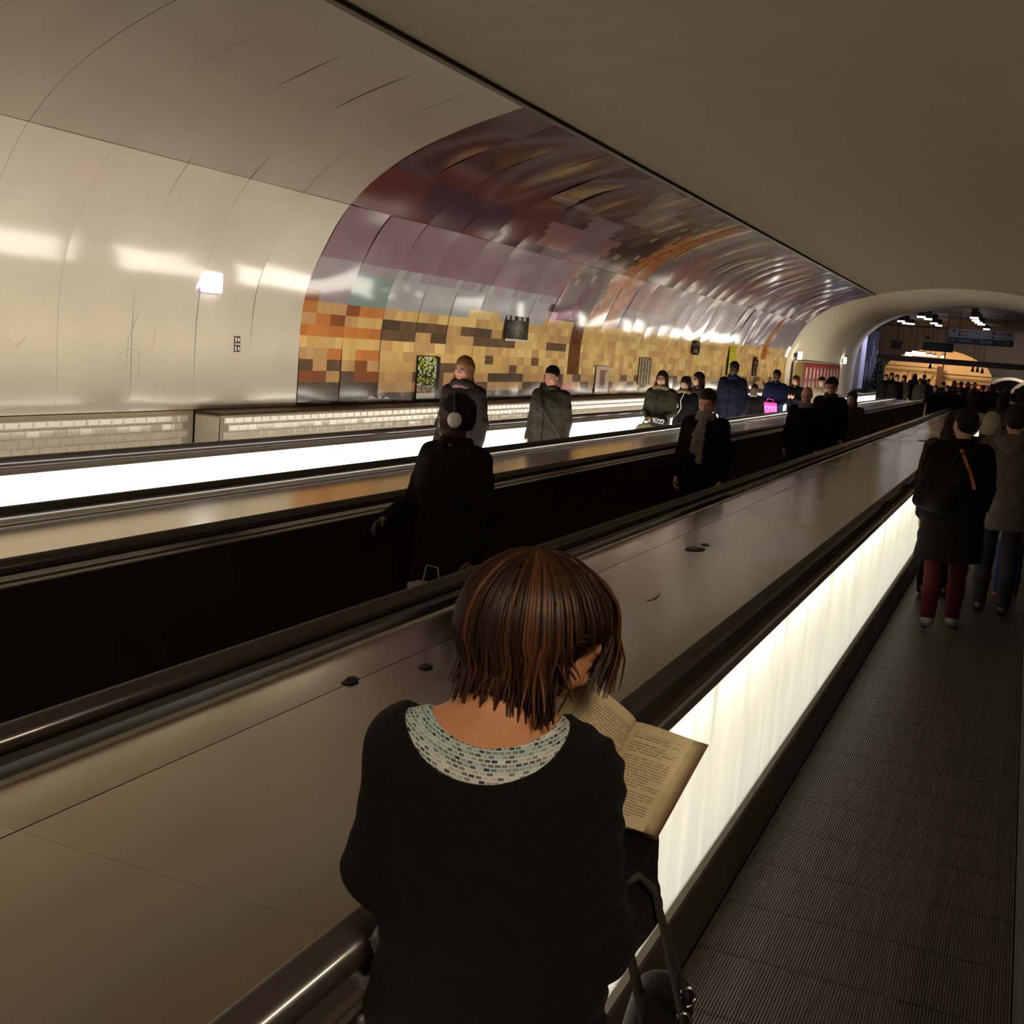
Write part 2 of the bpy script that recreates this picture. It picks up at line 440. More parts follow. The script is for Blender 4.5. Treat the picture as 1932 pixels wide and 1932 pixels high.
# plain barrel from the printed vault to the mouth of the hall
half0 = [(p[0], p[1]) for p in PROF[::1]] + [(-4.4, 4.41), (-3.7, 4.52), (-2.95, 4.60), (-2.2, 4.62)]
half1 = [(-7.30, 0.75), (-7.30, 1.4), (-7.29, 2.04), (-7.24, 2.5), (-7.18, 2.88), (-7.02, 3.2), (-6.83, 3.49), (-6.45, 3.85), (-6.0, 4.13), (-5.5, 4.36), (-4.93, 4.54), (-4.4, 4.65), (-3.86, 4.73), (-3.2, 4.83), (-2.7, 4.88), (-2.2, 4.89)]
def resamp(h, n):
    h = np.array(h); s = np.concatenate([[0], np.cumsum(np.linalg.norm(np.diff(h, axis=0), axis=1))])
    t = np.linspace(0, s[-1], n); return np.stack([np.interp(t, s, h[:, 0]), np.interp(t, s, h[:, 1])], 1)
a0 = resamp(half0, 40); a1 = resamp(half1, 40)
full = lambda a: np.vstack([a, np.stack([2 * MIRX - a[::-1][1:, 0], a[::-1][1:, 1]], 1)])
a0 = full(a0); a1 = full(a1); v = []; f = []
ysb = np.linspace(39.38, 55, 9)
for i, y in enumerate(ysb):
    t = (y - ysb[0]) / (ysb[-1] - ysb[0]); t = t * t * (3 - 2 * t)
    for p in a0 * (1 - t) + a1 * t: v.append((p[0], y, p[1]))
n = len(a0)
for i in range(8):
    for j in range(n - 1): f.append((i * n + j, i * n + j + 1, (i + 1) * n + j + 1, (i + 1) * n + j))
b0 = len(v)
for p in a1: v.append((p[0] * 1.25 + 0.5, 55.0, p[1] * 1.25))          # the end wall around the mouth, facing the hall
for j in range(n - 1): f.append((8 * n + j, 8 * n + j + 1, b0 + j + 1, b0 + j))
far = mk('wall_far', v, f, m_plaster_lit, smooth=True); tag(far, kind='structure')

# floor slab under everything, and the hall floor
m_floor = M('dark_floor', (0.055, 0.042, 0.034), 0.4, var=0.15)
fl = MB().box((-2, 43, -0.16), (30, 94, 0.2)).build('floor', m_floor); tag(fl, kind='structure')

# ------------------------------------------------------------------ left dado of bevelled tiles
def tile_mesh():
    w, h, b, t = 0.146, 0.0715, 0.012, 0.011
    v = [(0, -w / 2, -h / 2), (0, w / 2, -h / 2), (0, w / 2, h / 2), (0, -w / 2, h / 2),
         (t, -w / 2 + b, -h / 2 + b), (t, w / 2 - b, -h / 2 + b), (t, w / 2 - b, h / 2 - b), (t, -w / 2 + b, h / 2 - b)]
    f = [(4, 5, 6, 7), (0, 1, 5, 4), (1, 2, 6, 5), (2, 3, 7, 6), (3, 0, 4, 7)]
    me = bpy.data.meshes.new('tile'); me.from_pydata(v, [], f); me.materials.append(m_tile); return me
TILE = tile_mesh()
def tiled(root, x, y0, y1, ztop, rows, limit):
    n = 0; rest = MB()
    for r in range(rows):
        z = ztop - 0.0375 - r * 0.075; y = y0 + 0.075 + (0.075 if r % 2 else 0)
        while y < y1 - 0.07:
            if y < limit:
                o = bpy.data.objects.new('tile', TILE); COL.objects.link(o); o.parent = root
                o.location = (x, y, z); o.rotation_euler = (0, rng.normal() * 0.012, rng.normal() * 0.012); n += 1
            else:
                rest.add([(p.co.x + x, p.co.y + y, p.co.z + z) for p in TILE.vertices], [tuple(q.vertices) for q in TILE.polygons])
            y += 0.15
    if rest.v: tag(rest.build('distant_tiles', m_tile, root), kind='stuff')
    return n
d1 = MB().box((-7.46, 2.665, 0.54), (0.1, 13.33, 1.08)).build('tiled_dado', m_grout)
tag(d1, 'low white tiled wall set back under the plain cream panels', 'tiled wall', kind='thing')
tiled(d1, -7.409, 5.2, 9.25, 1.045, 5, 99)
MB().box((-7.42, 2.66, 1.07), (0.045, 13.30, 0.028)).build('capping', M('tan_capping', (0.45, 0.33, 0.17), 0.35), d1)
d2 = MB().box((-7.2525, 24.37, 0.535), (0.285, 30.06, 1.07)).build('tiled_plinth', m_grout)
tag(d2, 'white tiled plinth standing proud of the wall below the printed mural', 'tiled wall', kind='thing')
tiled(d2, -7.109, 9.42, 39.3, 1.045, 5, 18.0)
MB().extr([(-7.10, 1.055), (-7.085, 1.07), (-7.10, 1.082), (-7.39, 1.087), (-7.39, 1.055)], 9.33, 39.4).build('ledge', m_brown, d2)
MB().box((-7.25, 9.345, 0.52), (0.28, 0.02, 1.04)).build('end_face', m_tile, d2)

# ------------------------------------------------------------------ balustrades and light boxes
def rail_prof(xc, zc, rx=0.046, rz=0.034, n=14):
    return [(xc + rx * math.cos(2 * math.pi * k / n), zc + rz * math.sin(2 * math.pi * k / n)) for k in range(n)]
YA, YB = -3.0, 38.0
def handrail(root, xc, zc=0.972, label=None):
    o = MB().extr(rail_prof(xc, zc), YA, YB).build('handrail', m_rubber, root, True)
    MB().extr([(xc - 0.03, zc - 0.05), (xc + 0.03, zc - 0.05), (xc + 0.018, zc - 0.02), (xc - 0.018, zc - 0.02)], YA, YB).build('rail_track', m_trim, root)
    return o
def deck(root, x0, x1, z, n, seam=None, tilt=0.0026):
    ys = np.linspace(YA, YB, n + 1)
    for a in range(n):
        for (p, q) in ([(x0, x1)] if seam is None else [(x0, seam - 0.002), (seam + 0.002, x1)]):
            nx, ny = (6, 8) if q - p > 0.5 else (2, 4)
            X, Y = np.meshgrid(np.linspace(p, q, nx + 1), np.linspace(ys[a] + 0.0003, ys[a + 1] - 0.0003, ny + 1), indexing='ij')
            sx = (X - p) / (q - p) * 2 - 1; sy = (Y - ys[a]) / (ys[a + 1] - ys[a]) * 2 - 1
            far_ = min(1.0, max(0.0, (ys[a] - 9) / 6))
            Z = z + far_ * rng.normal() * tilt * 0.5 * sx + far_ * rng.normal() * tilt * sy * 0.8 + rng.normal() * tilt * (1 - sx ** 2) * (1 - sy ** 2) * 1.2 + far_ * rng.normal() * tilt * 0.7 * sx * sy
            v = np.stack([X, Y, Z], -1).reshape(-1, 3); m = ny + 1
            i = (np.arange(nx)[:, None] * m + np.arange(ny)[None]).ravel()
            mk('deck_sheet', v, np.stack([i, i + m, i + m + 1, i + 1], 1), m_steel, root, True)

# nearest balustrade: between our lane and the second one
B1 = empty('balustrade', (0, 0, 0))
tag(B1, 'wide steel topped balustrade with glowing side beside the reading woman', 'balustrade')
deck(B1, -1.985, -0.995, 0.93, 26, seam=-1.775, tilt=0.0036)
MB().extr([(-2.0, 0.90), (-2.0, 0.934), (-1.986, 0.938), (-1.972, 0.934), (-1.972, 0.90)], YA, YB).build('edge_trim', m_trim, B1)
MB().extr([(-2.0, 0.0), (-2.0, 0.92), (-0.98, 0.92), (-0.98, 0.0)], YA, YB).build('core', m_black, B1)
handrail(B1, -2.115); handrail(B1, -0.93)
MB().extr([(-2.17, 0.0), (-2.17, 0.90), (-2.0, 0.90), (-2.0, 0.0)], YA, YB).build('dark_side', m_darkpanel, B1)
MB().extr([(-0.86, 0.893), (-0.845, 0.893), (-0.848, 0.925), (-0.885, 0.935), (-0.885, 0.905)], YA, YB).build('upper_trim', m_trim, B1)
MB().extr([(-0.97, 0.90), (-0.86, 0.905), (-0.86, 0.935), (-0.97, 0.935)], YA, YB).build('light_box_lid', m_skirt, B1)
MB().extr([(-0.835, 0.205), (-0.822, 0.205), (-0.822, 0.232), (-0.842, 0.240), (-0.85, 0.240), (-0.85, 0.205)], YA, YB).build('lower_trim', m_trim, B1)
MB().extr([(-0.86, 0.0), (-0.805, 0.0), (-0.805, 0.012), (-0.825, 0.20), (-0.86, 0.20)], YA, YB).build('skirting', m_skirt, B1)
pl = 1.30; y = -2.6
brk = MB()
while y < YB - 1:
    MB().box((-0.850, y + pl / 2, 0.566), (0.006, pl - 0.004, 0.654)).build('light_panel', m_opal, B1)
    tb = MB().tube([(-0.905, y + 0.07, 0.865), (-0.905, y + pl - 0.07, 0.865)], 0.014, 8)
    tb.build('fluorescent_tube', m_tube, B1)
    for q in (0.0, 0.42, 0.80):
        brk.box((-0.905, y + q * pl, 0.5), (0.09, 0.03 if q else 0.05, 0.72))
    y += pl
brk.build('support_bracket', m_white, B1)
MB().extr([(-0.975, 0.21), (-0.965, 0.21), (-0.965, 0.9), (-0.975, 0.9)], YA, YB).build('reflector', m_white, B1)

YB = 46.0
# middle balustrade: dark towards us, lit towards the far lane
B2 = empty('balustrade', (0, 0, 0))
tag(B2, 'narrower steel topped balustrade with dark side panels facing the second lane', 'balustrade')
deck(B2, -4.41, -3.66, 0.93, 17)
handrail(B2, -3.56); handrail(B2, -4.495)
MB().extr([(-4.40, 0.0), (-4.40, 0.92), (-3.50, 0.92), (-3.50, 0.0)], YA, YB).build('core', m_black, B2)
MB().extr([(-4.425, 0.90), (-4.425, 0.934), (-4.41, 0.938), (-4.398, 0.934), (-4.398, 0.90)], YA, YB).build('edge_trim', m_trim, B2)
MB().extr([(-3.50, 0.905), (-3.478, 0.905), (-3.472, 0.917), (-3.478, 0.928), (-3.50, 0.928)], YA, YB).build('side_trim', m_trim, B2)
y = -2.6
while y < YB - 2:
    MB().box((-3.489, y + 0.97, 0.555), (0.022, 1.935, 0.69)).build('side_panel', m_darkpanel, B2)
    MB().box((-4.43, y + 0.97, 0.55), (0.02, 1.935, 0.66)).build('light_panel', m_glow_b, B2)
    y += 1.94
MB().extr([(-3.5, 0.0), (-3.465, 0.0), (-3.475, 0.2), (-3.5, 0.2)], YA, YB).build('skirting', m_skirt, B2)

YB = 52.0
# far balustrade with the blazing light box
B3 = empty('balustrade', (0, 0, 0))
tag(B3, 'far balustrade with blazing white light box behind the people on the far lane', 'balustrade')
handrail(B3, -5.945, 0.972)
MB().extr([(-7.085, 0.0), (-7.085, 0.60), (-6.0, 0.64), (-6.0, 0.86), (-5.99, 0.88), (-5.90, 0.88), (-5.90, 0.0)], YA, YB).build('core', m_skirt, B3)
MB().extr([(-5.92, 0.885), (-5.875, 0.885), (-5.86, 0.90), (-5.875, 0.925), (-5.96, 0.93), (-5.96, 0.885)], YA, YB).build('upper_trim', m_trim, B3)
y = -2.6
while y < YB - 1.5:
    MB().box((-5.885, y + 0.97, 0.56), (0.02, 1.935, 0.64)).build('light_panel', m_glow, B3)
    y += 1.94
MB().extr([(-5.9, 0.0), (-5.86, 0.0), (-5.87, 0.2), (-5.9, 0.2)], YA, YB).build('skirting', m_skirt, B3)

MB().extr([(-6.012, 0.73), (-6.0, 0.73), (-6.0, 0.925), (-6.012, 0.925)], YA, YB).build('added_wash_strip', m_wash, B3)  # added glow strip, out of sight, brightens the tiles and lower wall
# right balustrade of our lane: just its skirting and panel foot show
B4 = empty('balustrade', (0, 0, 0))
tag(B4, 'dark balustrade at the right edge of the ribbed tread', 'balustrade')
MB().extr([(0.205, 0.0), (0.23, 0.2), (0.26, 0.2), (0.26, 0.0)], YA, 38).build('skirting', m_skirt, B4)
MB().extr([(0.262, 0.0), (0.262, 0.92), (1.2, 0.92), (1.2, 0.0)], YA, 38).build('core', m_darkpanel, B4)
MB().extr(rail_prof(0.32, 0.955), YA, 38).build('handrail', m_rubber, B4, True)

# ------------------------------------------------------------------ treads
def pallet_mesh(x0, x1, ln):
    p = 0.010; n = int((x1 - x0) / p); v = []; f = []; z1, z0 = 0.0, -0.006
    for i in range(n):
        x = x0 + i * p
        for (a, z) in ((0, z0), (0.0042, z0), (0.0050, z1), (0.0092, z1)):
            v += [(x + a, 0.003, z), (x + a, ln - 0.003, z)]
    m = len(v) // 2
    for i in range(m - 1): f.append((2 * i, 2 * i + 2, 2 * i + 3, 2 * i + 1))
    b = len(v); v += [(x0, 0.003, -0.03), (x1, 0.003, -0.03)]
    f.append((0, b, b + 1, 2 * m - 2))
    me = bpy.data.meshes.new('pallet'); me.from_pydata(v, [], f); me.materials.append(m_tread); me.validate(); return me
W1 = empty('moving_walkway', (-0.3, 0, 0))
tag(W1, 'ribbed metal tread of the moving walkway under the reading woman', 'moving walkway')
PM = pallet_mesh(-0.80 + 0.3, 0.20 + 0.3, 0.40)
for k in range(40):
    o = bpy.data.objects.new('pallet', PM); COL.objects.link(o); o.parent = W1; o.location = (0, -0.6 + 0.4 * k, 0)
MB().box((0, 26.7, -0.01), (1.0, 22.6, 0.02)).build('distant_tread', m_tread, W1)
MB().box((0, 17.5, -0.045), (1.02, 41, 0.02)).build('drive_bed', m_black, W1)
for nm, xa, xb, lb in (('moving_walkway', -3.46, -2.18, 'dark walkway tread of the second lane between two balustrades'), ('moving_walkway', -5.85, -4.45, 'walkway tread of the far lane in front of the light box')):
    o = empty(nm, ((xa + xb) / 2, 0, 0)); tag(o, lb, 'moving walkway')
    MB().box((0, 22.5, -0.02), (xb - xa, 51, 0.04)).build('tread', m_tread, o)

# ------------------------------------------------------------------ things on the wall
em = empty('emergency_light', (-7.385, 9.42, 2.32))
tag(em, 'small glowing emergency light box fixed to the cream wall panels', 'lamp')
MB().box((0.015, 0, 0), (0.03, 0.30, 0.22)).build('housing', M('lilac_grey', (0.25, 0.22, 0.32), 0.4), em, bevel=0.006)
MB().box((0.055, 0.01, 0), (0.055, 0.27, 0.19)).build('diffuser', M('cool_diffuser', (0.8, 0.8, 0.9), 0.3, emit=(0.86, 0.84, 1.0), estr=5.0), em, bevel=0.015)
st = MB().box((-7.393, 9.95, 1.74), (0.006, 0.10, 0.16)).build('wall_sticker', M('sticker_brown', (0.06, 0.03, 0.025), 0.5))
tag(st, 'tiny dark sticker with white marks on the cream wall', 'sticker')
stm = MB()
for (yy, zz, a, b) in ((-0.025, 0.045, 0.02, 0.045), (0.02, 0.045, 0.03, 0.03), (0, 0.0, 0.075, 0.012), (-0.025, -0.045, 0.02, 0.045), (0.025, -0.045, 0.02, 0.03)):
    stm.box((-7.389, 9.95 + yy, 1.74 + zz), (0.004, a, b))
stm.build('marking', m_white, st)

# flat prints on the mural: small pictures, each its own panel with painted cells
def print_panel(y0, y1, z0, z1, colf, ny, nz, label, x=-7.372):
    Y, Z = np.meshgrid(np.linspace(y0, y1, ny + 1), np.linspace(z0, z1, nz + 1), indexing='ij')
    v = np.stack([np.full_like(Y, x), Y, Z], -1).reshape(-1, 3); n = nz + 1
    i = (np.arange(ny)[:, None] * n + np.arange(nz)[None]).ravel(); f = np.stack([i, i + n, i + n + 1, i + 1], 1)
    c = np.array([colf((a + .5) / ny, (b + .5) / nz) for a in range(ny) for b in range(nz)])
    root = mk('picture_panel', v, f, m_mural, None, False, ('CORNER', np.repeat(c, 4, axis=0)))
    MB().box((x - 0.012, (y0 + y1) / 2, (z0 + z1) / 2), (0.02, y1 - y0, z1 - z0)).build('backing', m_back, root)
    return tag(root, label, 'picture')
def c_garden(a, b):
    if a > 0.86: return J((0.03, 0.025, 0.03), 0.3)
    if b < 0.12: return J((0.75, 0.72, 0.66), 0.06)
    if b < 0.3: return J(srgb(140, 80, 70) if rng.random() < .5 else srgb(150, 160, 130), 0.2)
    r = rng.random()
    return J(srgb(40, 60, 25) if r < 0.35 else srgb(150, 160, 60) if r < 0.65 else srgb(195, 205, 180) if b > 0.6 or r > 0.85 else srgb(60, 45, 30), 0.25)
def c_castle(a, b):
    if b < 0.1: return J((0.7, 0.66, 0.58), 0.05)
    if b > 0.82: return J(srgb(56, 44, 38) if int(a * 8) % 2 else srgb(176, 176, 172), 0.1)
    k = 60 + 90 * max(0, 1 - abs(a - 0.5) * 2.2 - abs(b - 0.55)) + rng.uniform(-14, 14); return srgb(k, k * 0.95, k * 0.88)
def c_figure(a, b):
    d = abs(a - 0.45 - 0.1 * b)
    if d < 0.22 and b < 0.85: return J(srgb(130, 84, 96) if b < 0.6 else srgb(150, 100, 80), 0.2)
    return J(srgb(208, 184, 160), 0.08)
def c_stripes(a, b): return J(srgb(96, 88, 76) if int(a * 9) % 2 else srgb(178, 160, 120), 0.2)
def c_dark(a, b): return J(srgb(52, 42, 30) if rng.random() < .7 else srgb(150, 140, 120), 0.3)
def c_yel(a, b): return J(srgb(206, 200, 60), 0.1)
print_panel(13.82, 14.45, 1.13, 1.69, c_garden, 12, 22, 'picture of green garden plants low on the printed mural')
print_panel(16.45, 17.32, 1.98, 2.36, c_castle, 14, 12, 'grey picture of a stone building high on the printed mural', -7.325)
print_panel(20.8, 21.55, 1.15, 1.64, c_figure, 10, 14, 'pale picture of a standing figure beside the printed tree trunk')
print_panel(23.4, 24.3, 1.29, 1.84, c_stripes, 9, 10, 'grey striped picture on the mural above the long-haired girls')
print_panel(27.3, 27.9, 1.98, 2.3, c_dark, 6, 6, 'small dark picture at the upper edge of the golden mural area', -7.325)
print_panel(31.0, 31.7, 1.5, 2.28, c_yel, 4, 6, 'narrow bright yellow picture on the far golden mural', -7.33)
print_panel(34.2, 34.8, 1.5, 2.05, c_dark, 5, 8, 'narrow dark picture on the farthest part of the mural', -7.355)

# poster frame and its two spot lamps in the plain barrel
pb = empty('poster_frame', (-7.30, 45.4, 1.0)); tag(pb, 'red and yellow advertising poster with rows of white columns in the far barrel', 'poster')
MB().box((0.0, 0, 0.30), (0.05, 10.3, 1.50)).build('frame', M('pale_frame', (0.5, 0.42, 0.3), 0.5), pb)
m_red = M('poster_red', srgb(140, 40, 42), 0.4); m_olive = M('poster_olive', srgb(130, 110, 30), 0.4); m_pink = M('poster_pink', srgb(176, 120, 110), 0.4)
MB().box((0.03, 0.75, 0.30), (0.02, 8.5, 1.42)).build('red_sheet', m_red, pb)
MB().box((0.03, -4.3, 0.30), (0.022, 1.5, 1.42)).build('olive_sheet', m_olive, pb)
MB().box((0.045, 0.9, -0.22), (0.01, 8.0, 0.3)).build('pink_band', m_pink, pb)
for r in range(2):
    for k in range(10):
        fg = MB().box((0.05, -2.9 + 0.8 * k, 0.62 - 0.48 * r), (0.01, 0.30, 0.34)); fg.box((0.05, -2.9 + 0.8 * k, 0.62 - 0.48 * r + 0.2), (0.01, 0.16, 0.08))
        fg.build('white_column', M('poster_white', srgb(205, 180, 170), 0.4), pb)
for k, yy in enumerate((40.5, 51.0)):
    sp = empty('spot_lamp', (-7.20, yy, 2.22)); tag(sp, ('square spot lamp above the near' if k == 0 else 'square spot lamp above the far') + ' corner of the red poster', 'lamp')
    MB().box((-0.06, 0, 0), (0.12, 0.4, 0.18)).build('housing', m_black, sp)
    MB().box((0.03, -0.1, 0), (0.07, 0.42, 0.26)).build('lens', M('spot_lens', (0.9, 0.9, 0.9), 0.2, emit=(1, 0.97, 0.9), estr=6), sp)

# ---- ceiling luminaires over the start of the lane, behind the viewer
for k, (x, y) in enumerate(((1.5, -0.5), (-1.6, -2.6))):
    lu = empty('ceiling_lamp', (x, y, (3.86, 4.30)[k])); tag(lu, ('ceiling lamp under the right-hand vault' if k == 0 else 'ceiling lamp above the start of the near balustrade') + ', behind the viewer', 'lamp')
    MB().box((0, 0, 0.02), (0.34, 1.3, 0.10)).build('housing', m_white, lu, bevel=0.01)
    MB().box((0, 0, -0.04), (0.28, 1.2, 0.03)).build('diffuser', M('warm_diffuser', (0.8, 0.8, 0.8), 0.4, emit=(1.0, 0.80, 0.54), estr=80.0), lu)

# ---- litter lying on the near steel deck
def blob(name, x, y, r, hgt, mat, label, n=9, lx=1.0, ly=1.0):
    v_ = []; f_ = []
    for k, (rr_, zz_) in enumerate(((1.0, 0.0), (0.85, 0.5), (0.45, 0.95))):
        for j in range(n):
            a_ = 2 * math.pi * j / n; q_ = r * rr_ * (0.75 + 0.5 * rng.random()); v_.append((x + lx * q_ * math.cos(a_), y + ly * q_ * math.sin(a_), 0.9325 + hgt * zz_))
    for k in range(2):
        for j in range(n): f_.append((k * n + j, k * n + (j + 1) % n, (k + 1) * n + (j + 1) % n, (k + 1) * n + j))
    f_ += [tuple(range(2 * n, 3 * n)), tuple(reversed(range(n)))]
    tag(mk(name, v_, f_, mat, None, True), label, 'litter')
def atz(px, py, z):
    r_ = RW @ np.array([px - 966.0, py - 966.0, 2227.0]); return EYE + r_ * ((z - 2.0) / r_[2])
p_ = atz(662, 1286, 0.93); blob('scrap', p_[0], p_[1], 0.022, 0.012, m_black, 'dark crumpled scrap on the steel deck seam, nearer of two', ly=1.6)
p_ = atz(803, 1259, 0.93); blob('scrap', p_[0], p_[1], 0.020, 0.010, m_black, 'dark crumpled scrap on the steel deck seam, farther of two', ly=1.5)
p_ = atz(1310, 1036, 0.93); blob('gum_patch', p_[0], p_[1], 0.05, 0.004, m_black, 'flat dark stain of gum on the steel deck ahead of the woman', ly=1.7)
p_ = atz(1330, 1028, 0.93); blob('gum_patch', p_[0], p_[1], 0.025, 0.004, m_black, 'small dark gum spot just beyond the larger stain on the deck', ly=1.3)
p_ = atz(1232, 1127, 0.93); blob('paper_shred', p_[0], p_[1], 0.022, 0.006, m_white, 'white shred of paper on the steel deck ahead of the woman', lx=0.8, ly=4.2)
# ================================================================== THE HALL BEYOND
m_hallwall = M('grey_hall_wall', (0.16, 0.13, 0.12), 0.7, var=0.1, vscale=0.6)
m_hallceil = M('pale_hall_ceiling', (0.42, 0.38, 0.33), 0.7, var=0.05)
hw = MB().box((-3, 88.4, 3.5), (24, 0.3, 8)).build('wall_back', m_hallwall); tag(hw, kind='structure')
hc = empty('ceiling', (0, 0, 0)); tag(hc, kind='structure')
for k in range(9):
    MB().box((-3, 57.2 + 3.5 * k, 5.06), (24, 3.42, 0.08)).build('ceiling_panel', m_hallceil if k < 4 else m_hallwall, hc)
# ceiling spots in receding rows
m_spot = M('spot_face', (0.9, 0.9, 0.9), 0.3, emit=(0.93, 0.95, 1.0), estr=9)
spots = [(1700, 607, 66), (1709, 611, 70), (1719, 612, 74), (1738, 599, 57), (1751, 603, 60), (1762, 611, 66), (1771, 615, 72),
         (1838, 601, 58), (1841, 606, 60.5), (1846, 610, 63), (1851, 613, 66), (1861, 622, 76)]
names = ['left', 'middle', 'right']
for i, (px, py, y) in enumerate(spots):
    p = at(px, py, y)
    o = empty('ceiling_spot', tuple(p))
    row = 'left' if i < 3 else 'middle' if i < 7 else 'right'
    o['label'] = 'hall ceiling spot, %s in the %s row' % (['nearest', 'second', 'third', 'fourth', 'farthest'][(i if i < 3 else i - 3 if i < 7 else i - 7)], row)
    o['category'] = 'lamp'; o['group'] = 'ceiling spots of the hall'
    ht = 5.02 - p[2]
    MB().box((0, 0.02, 0.06 + ht / 2), (0.30, 0.34, ht)).build('housing', m_black, o)
    MB().box((0, 0, 0.02), (0.34, 0.26, 0.06)).build('lens', m_spot, o)
# hanging direction sign
a = at(1792, 618, 62); b = at(1915, 629, 62)
sg = empty('hanging_sign', ((a[0] + b[0]) / 2, 62, 3.86)); tag(sg, 'wide hanging direction sign, white above and navy below', 'sign')
wd = b[0] - a[0]
MB().box((0, 0, 0.15), (wd, 0.12, 0.42)).build('white_board', M('sign_white', (0.30, 0.29, 0.31), 0.5), sg)
MB().box((0, 0, -0.21), (wd, 0.12, 0.30)).build('navy_board', M('sign_navy', (0.012, 0.014, 0.06), 0.4), sg)
m_signtxt = M('sign_text', (0.35, 0.35, 0.38), 0.5); m_signdark = M('sign_dark', (0.05, 0.05, 0.055), 0.5)
fr = (math.pi / 2, 0, 0)
text('Sortie', 0.22, (-wd / 2 + 0.5, -0.065, -0.26), fr, m_signtxt, sg)
text('Sortie', 0.22, (wd / 2 - 1.5, -0.065, -0.26), fr, m_signtxt, sg)
ic = MB()
for (x, z, r) in ((-wd / 2 + 0.22, 0.24, 0.08), (-wd / 2 + 0.48, 0.22, 0.07), (-wd / 2 + 0.48, 0.06, 0.07), (0.55, 0.24, 0.075), (0.55, 0.02, 0.075), (wd / 2 - 0.2, 0.2, 0.07)):
    ic.tube([(x, -0.058, z), (x, -0.07, z)], r, 12)
for (x, z, l) in ((-0.75, 0.24, 0.6), (-0.75, 0.06, 0.5), (-0.15, 0.2, 0.3), (1.0, 0.22, 0.5), (1.0, 0.03, 0.55)):
    ic.box((x, -0.063, z), (l, 0.008, 0.035))
ic.build('line_symbols', m_signdark, sg)
ar = MB()
for sx in (-1, 1):
    x = sx * (wd / 2 - 0.22)
    ar.box((x, -0.065, -0.2), (0.13, 0.008, 0.03), Matrix.Rotation(0.8, 3, 'Y')); ar.box((x - 0.03, -0.065, -0.165), (0.1, 0.008, 0.03)); ar.box((x - 0.06, -0.065, -0.2), (0.03, 0.008, 0.09))
ar.build('arrow', m_signtxt, sg)
for sx in (-1, 1): MB().tube([(sx * wd * 0.35, 0, 0.34), (sx * wd * 0.35, 0, 1.18)], 0.02, 6).build('hanger', m_black, sg)
# black display box on a thin pole
a = at(1743, 649, 64); b = at(1798, 661, 64)
ds = empty('display_box', ((a[0] + b[0]) / 2, 64, (a[2] + b[2]) / 2)); tag(ds, 'black display box hanging left of the direction sign', 'display')
MB().box((0, 0, 0), (b[0] - a[0], 0.25, 0.44)).build('case', m_black, ds, bevel=0.02)
MB().tube([(0.35, 0.2, 5.0 - (a[2] + b[2]) / 2), (0.35, 0.2, -0.95)], 0.035, 8).build('pole', M('grey_pole', (0.2, 0.17, 0.16), 0.5), ds)
a = at(1692, 650, 65)
ds2 = empty('display_box', tuple(a)); tag(ds2, 'small dark box hanging above the left end of the grey beam', 'display')
MB().box((0, 0, 0), (0.55, 0.3, 0.45)).build('case', m_black, ds2, bevel=0.02); MB().tube([(0, 0, 0.2), (0, 0, 5.0 - a[2])], 0.02, 6).build('hanger', m_black, ds2)
# long grey beam across the hall on posts
bm_ = empty('cross_beam', (-3.6, 66, 2.62)); tag(bm_, 'long dark grey beam crossing the hall above the crowd', 'beam')
MB().box((0, 0, 0), (11.0, 0.3, 0.30)).build('girder', M('beam_grey', (0.12, 0.10, 0.105), 0.5), bm_)
for x in (-5.2, 4.6): MB().box((x, 0, -1.35), (0.25, 0.25, 2.6)).build('post', M('beam_grey'), bm_)
# warm shop front
m_cream = M('warm_shop_wall', (0.60, 0.42, 0.24), 0.7, var=0.12, vscale=0.9)
sf = empty('shop', (-5.6, 82, 0)); tag(sf, 'shop front glowing orange under a low arch at the end of the hall', 'shop')
v = []; nA = 25
xl, xr = at(1668, 700, 82)[0] + 5.6, at(1870, 715, 82)[0] + 5.6
for k in range(nA):
    t = k / (nA - 1); x = xl + (xr - xl) * t; z = 2.1 + 1.45 * math.sin(math.pi * t) ** 0.6
    v.append((x, z))
prf = [(xl, 0)] + v + [(xr, 0)]
me_v = [(x, 0.0, z) for x, z in prf] + [(x, 0.25, z) for x, z in prf]; m_ = len(prf)
mb = MB().add(me_v, [tuple(range(m_)), tuple(range(2 * m_ - 1, m_ - 1, -1))] + [(i, (i + 1) % m_, m_ + (i + 1) % m_, m_ + i) for i in range(m_)])
mb.build('back_panel', m_cream, sf)
p = at(1771, 715, 81)[0] + 5.6
MB().box((p, -0.6, 1.2), (0.38, 0.3, 2.5)).build('pillar', M('brown_pillar', (0.07, 0.03, 0.015), 0.7), sf)
MB().box(((p + xr) / 2, -0.5, 1.98), (xr - p, 0.1, 0.09)).build('rail', m_brown, sf)
MB().box(((p + xl) / 2, -0.5, 2.3), (p - xl, 0.1, 0.06)).build('rail', m_brown, sf)
MB().box((p + 2.0, -0.15, 0.75), (2.2, 0.2, 1.5)).build('doorway', M('dark_doorway', (0.05, 0.025, 0.015), 0.6), sf)
ms = MB()
for k in range(5): ms.box((p + 1.2 + 0.4 * k, -0.3, 0.8), (0.22, 0.1, 1.0 + 0.2 * (k % 2)))
ms.build('goods', M('orange_goods', (0.5, 0.16, 0.04), 0.6), sf)
pn = MB()
for (x, z, a_) in ((-1.9, 1.6, 0.3), (-1.5, 1.5, -0.2), (-0.8, 1.7, 0.1), (-0.4, 1.55, 0.5)): pn.box((x, -0.03, z), (0.12, 0.02, 0.8), Matrix.Rotation(a_, 3, 'Y'))
pn.build('wall_drawing', M('drawing_brown', (0.3, 0.16, 0.07), 0.7), sf)
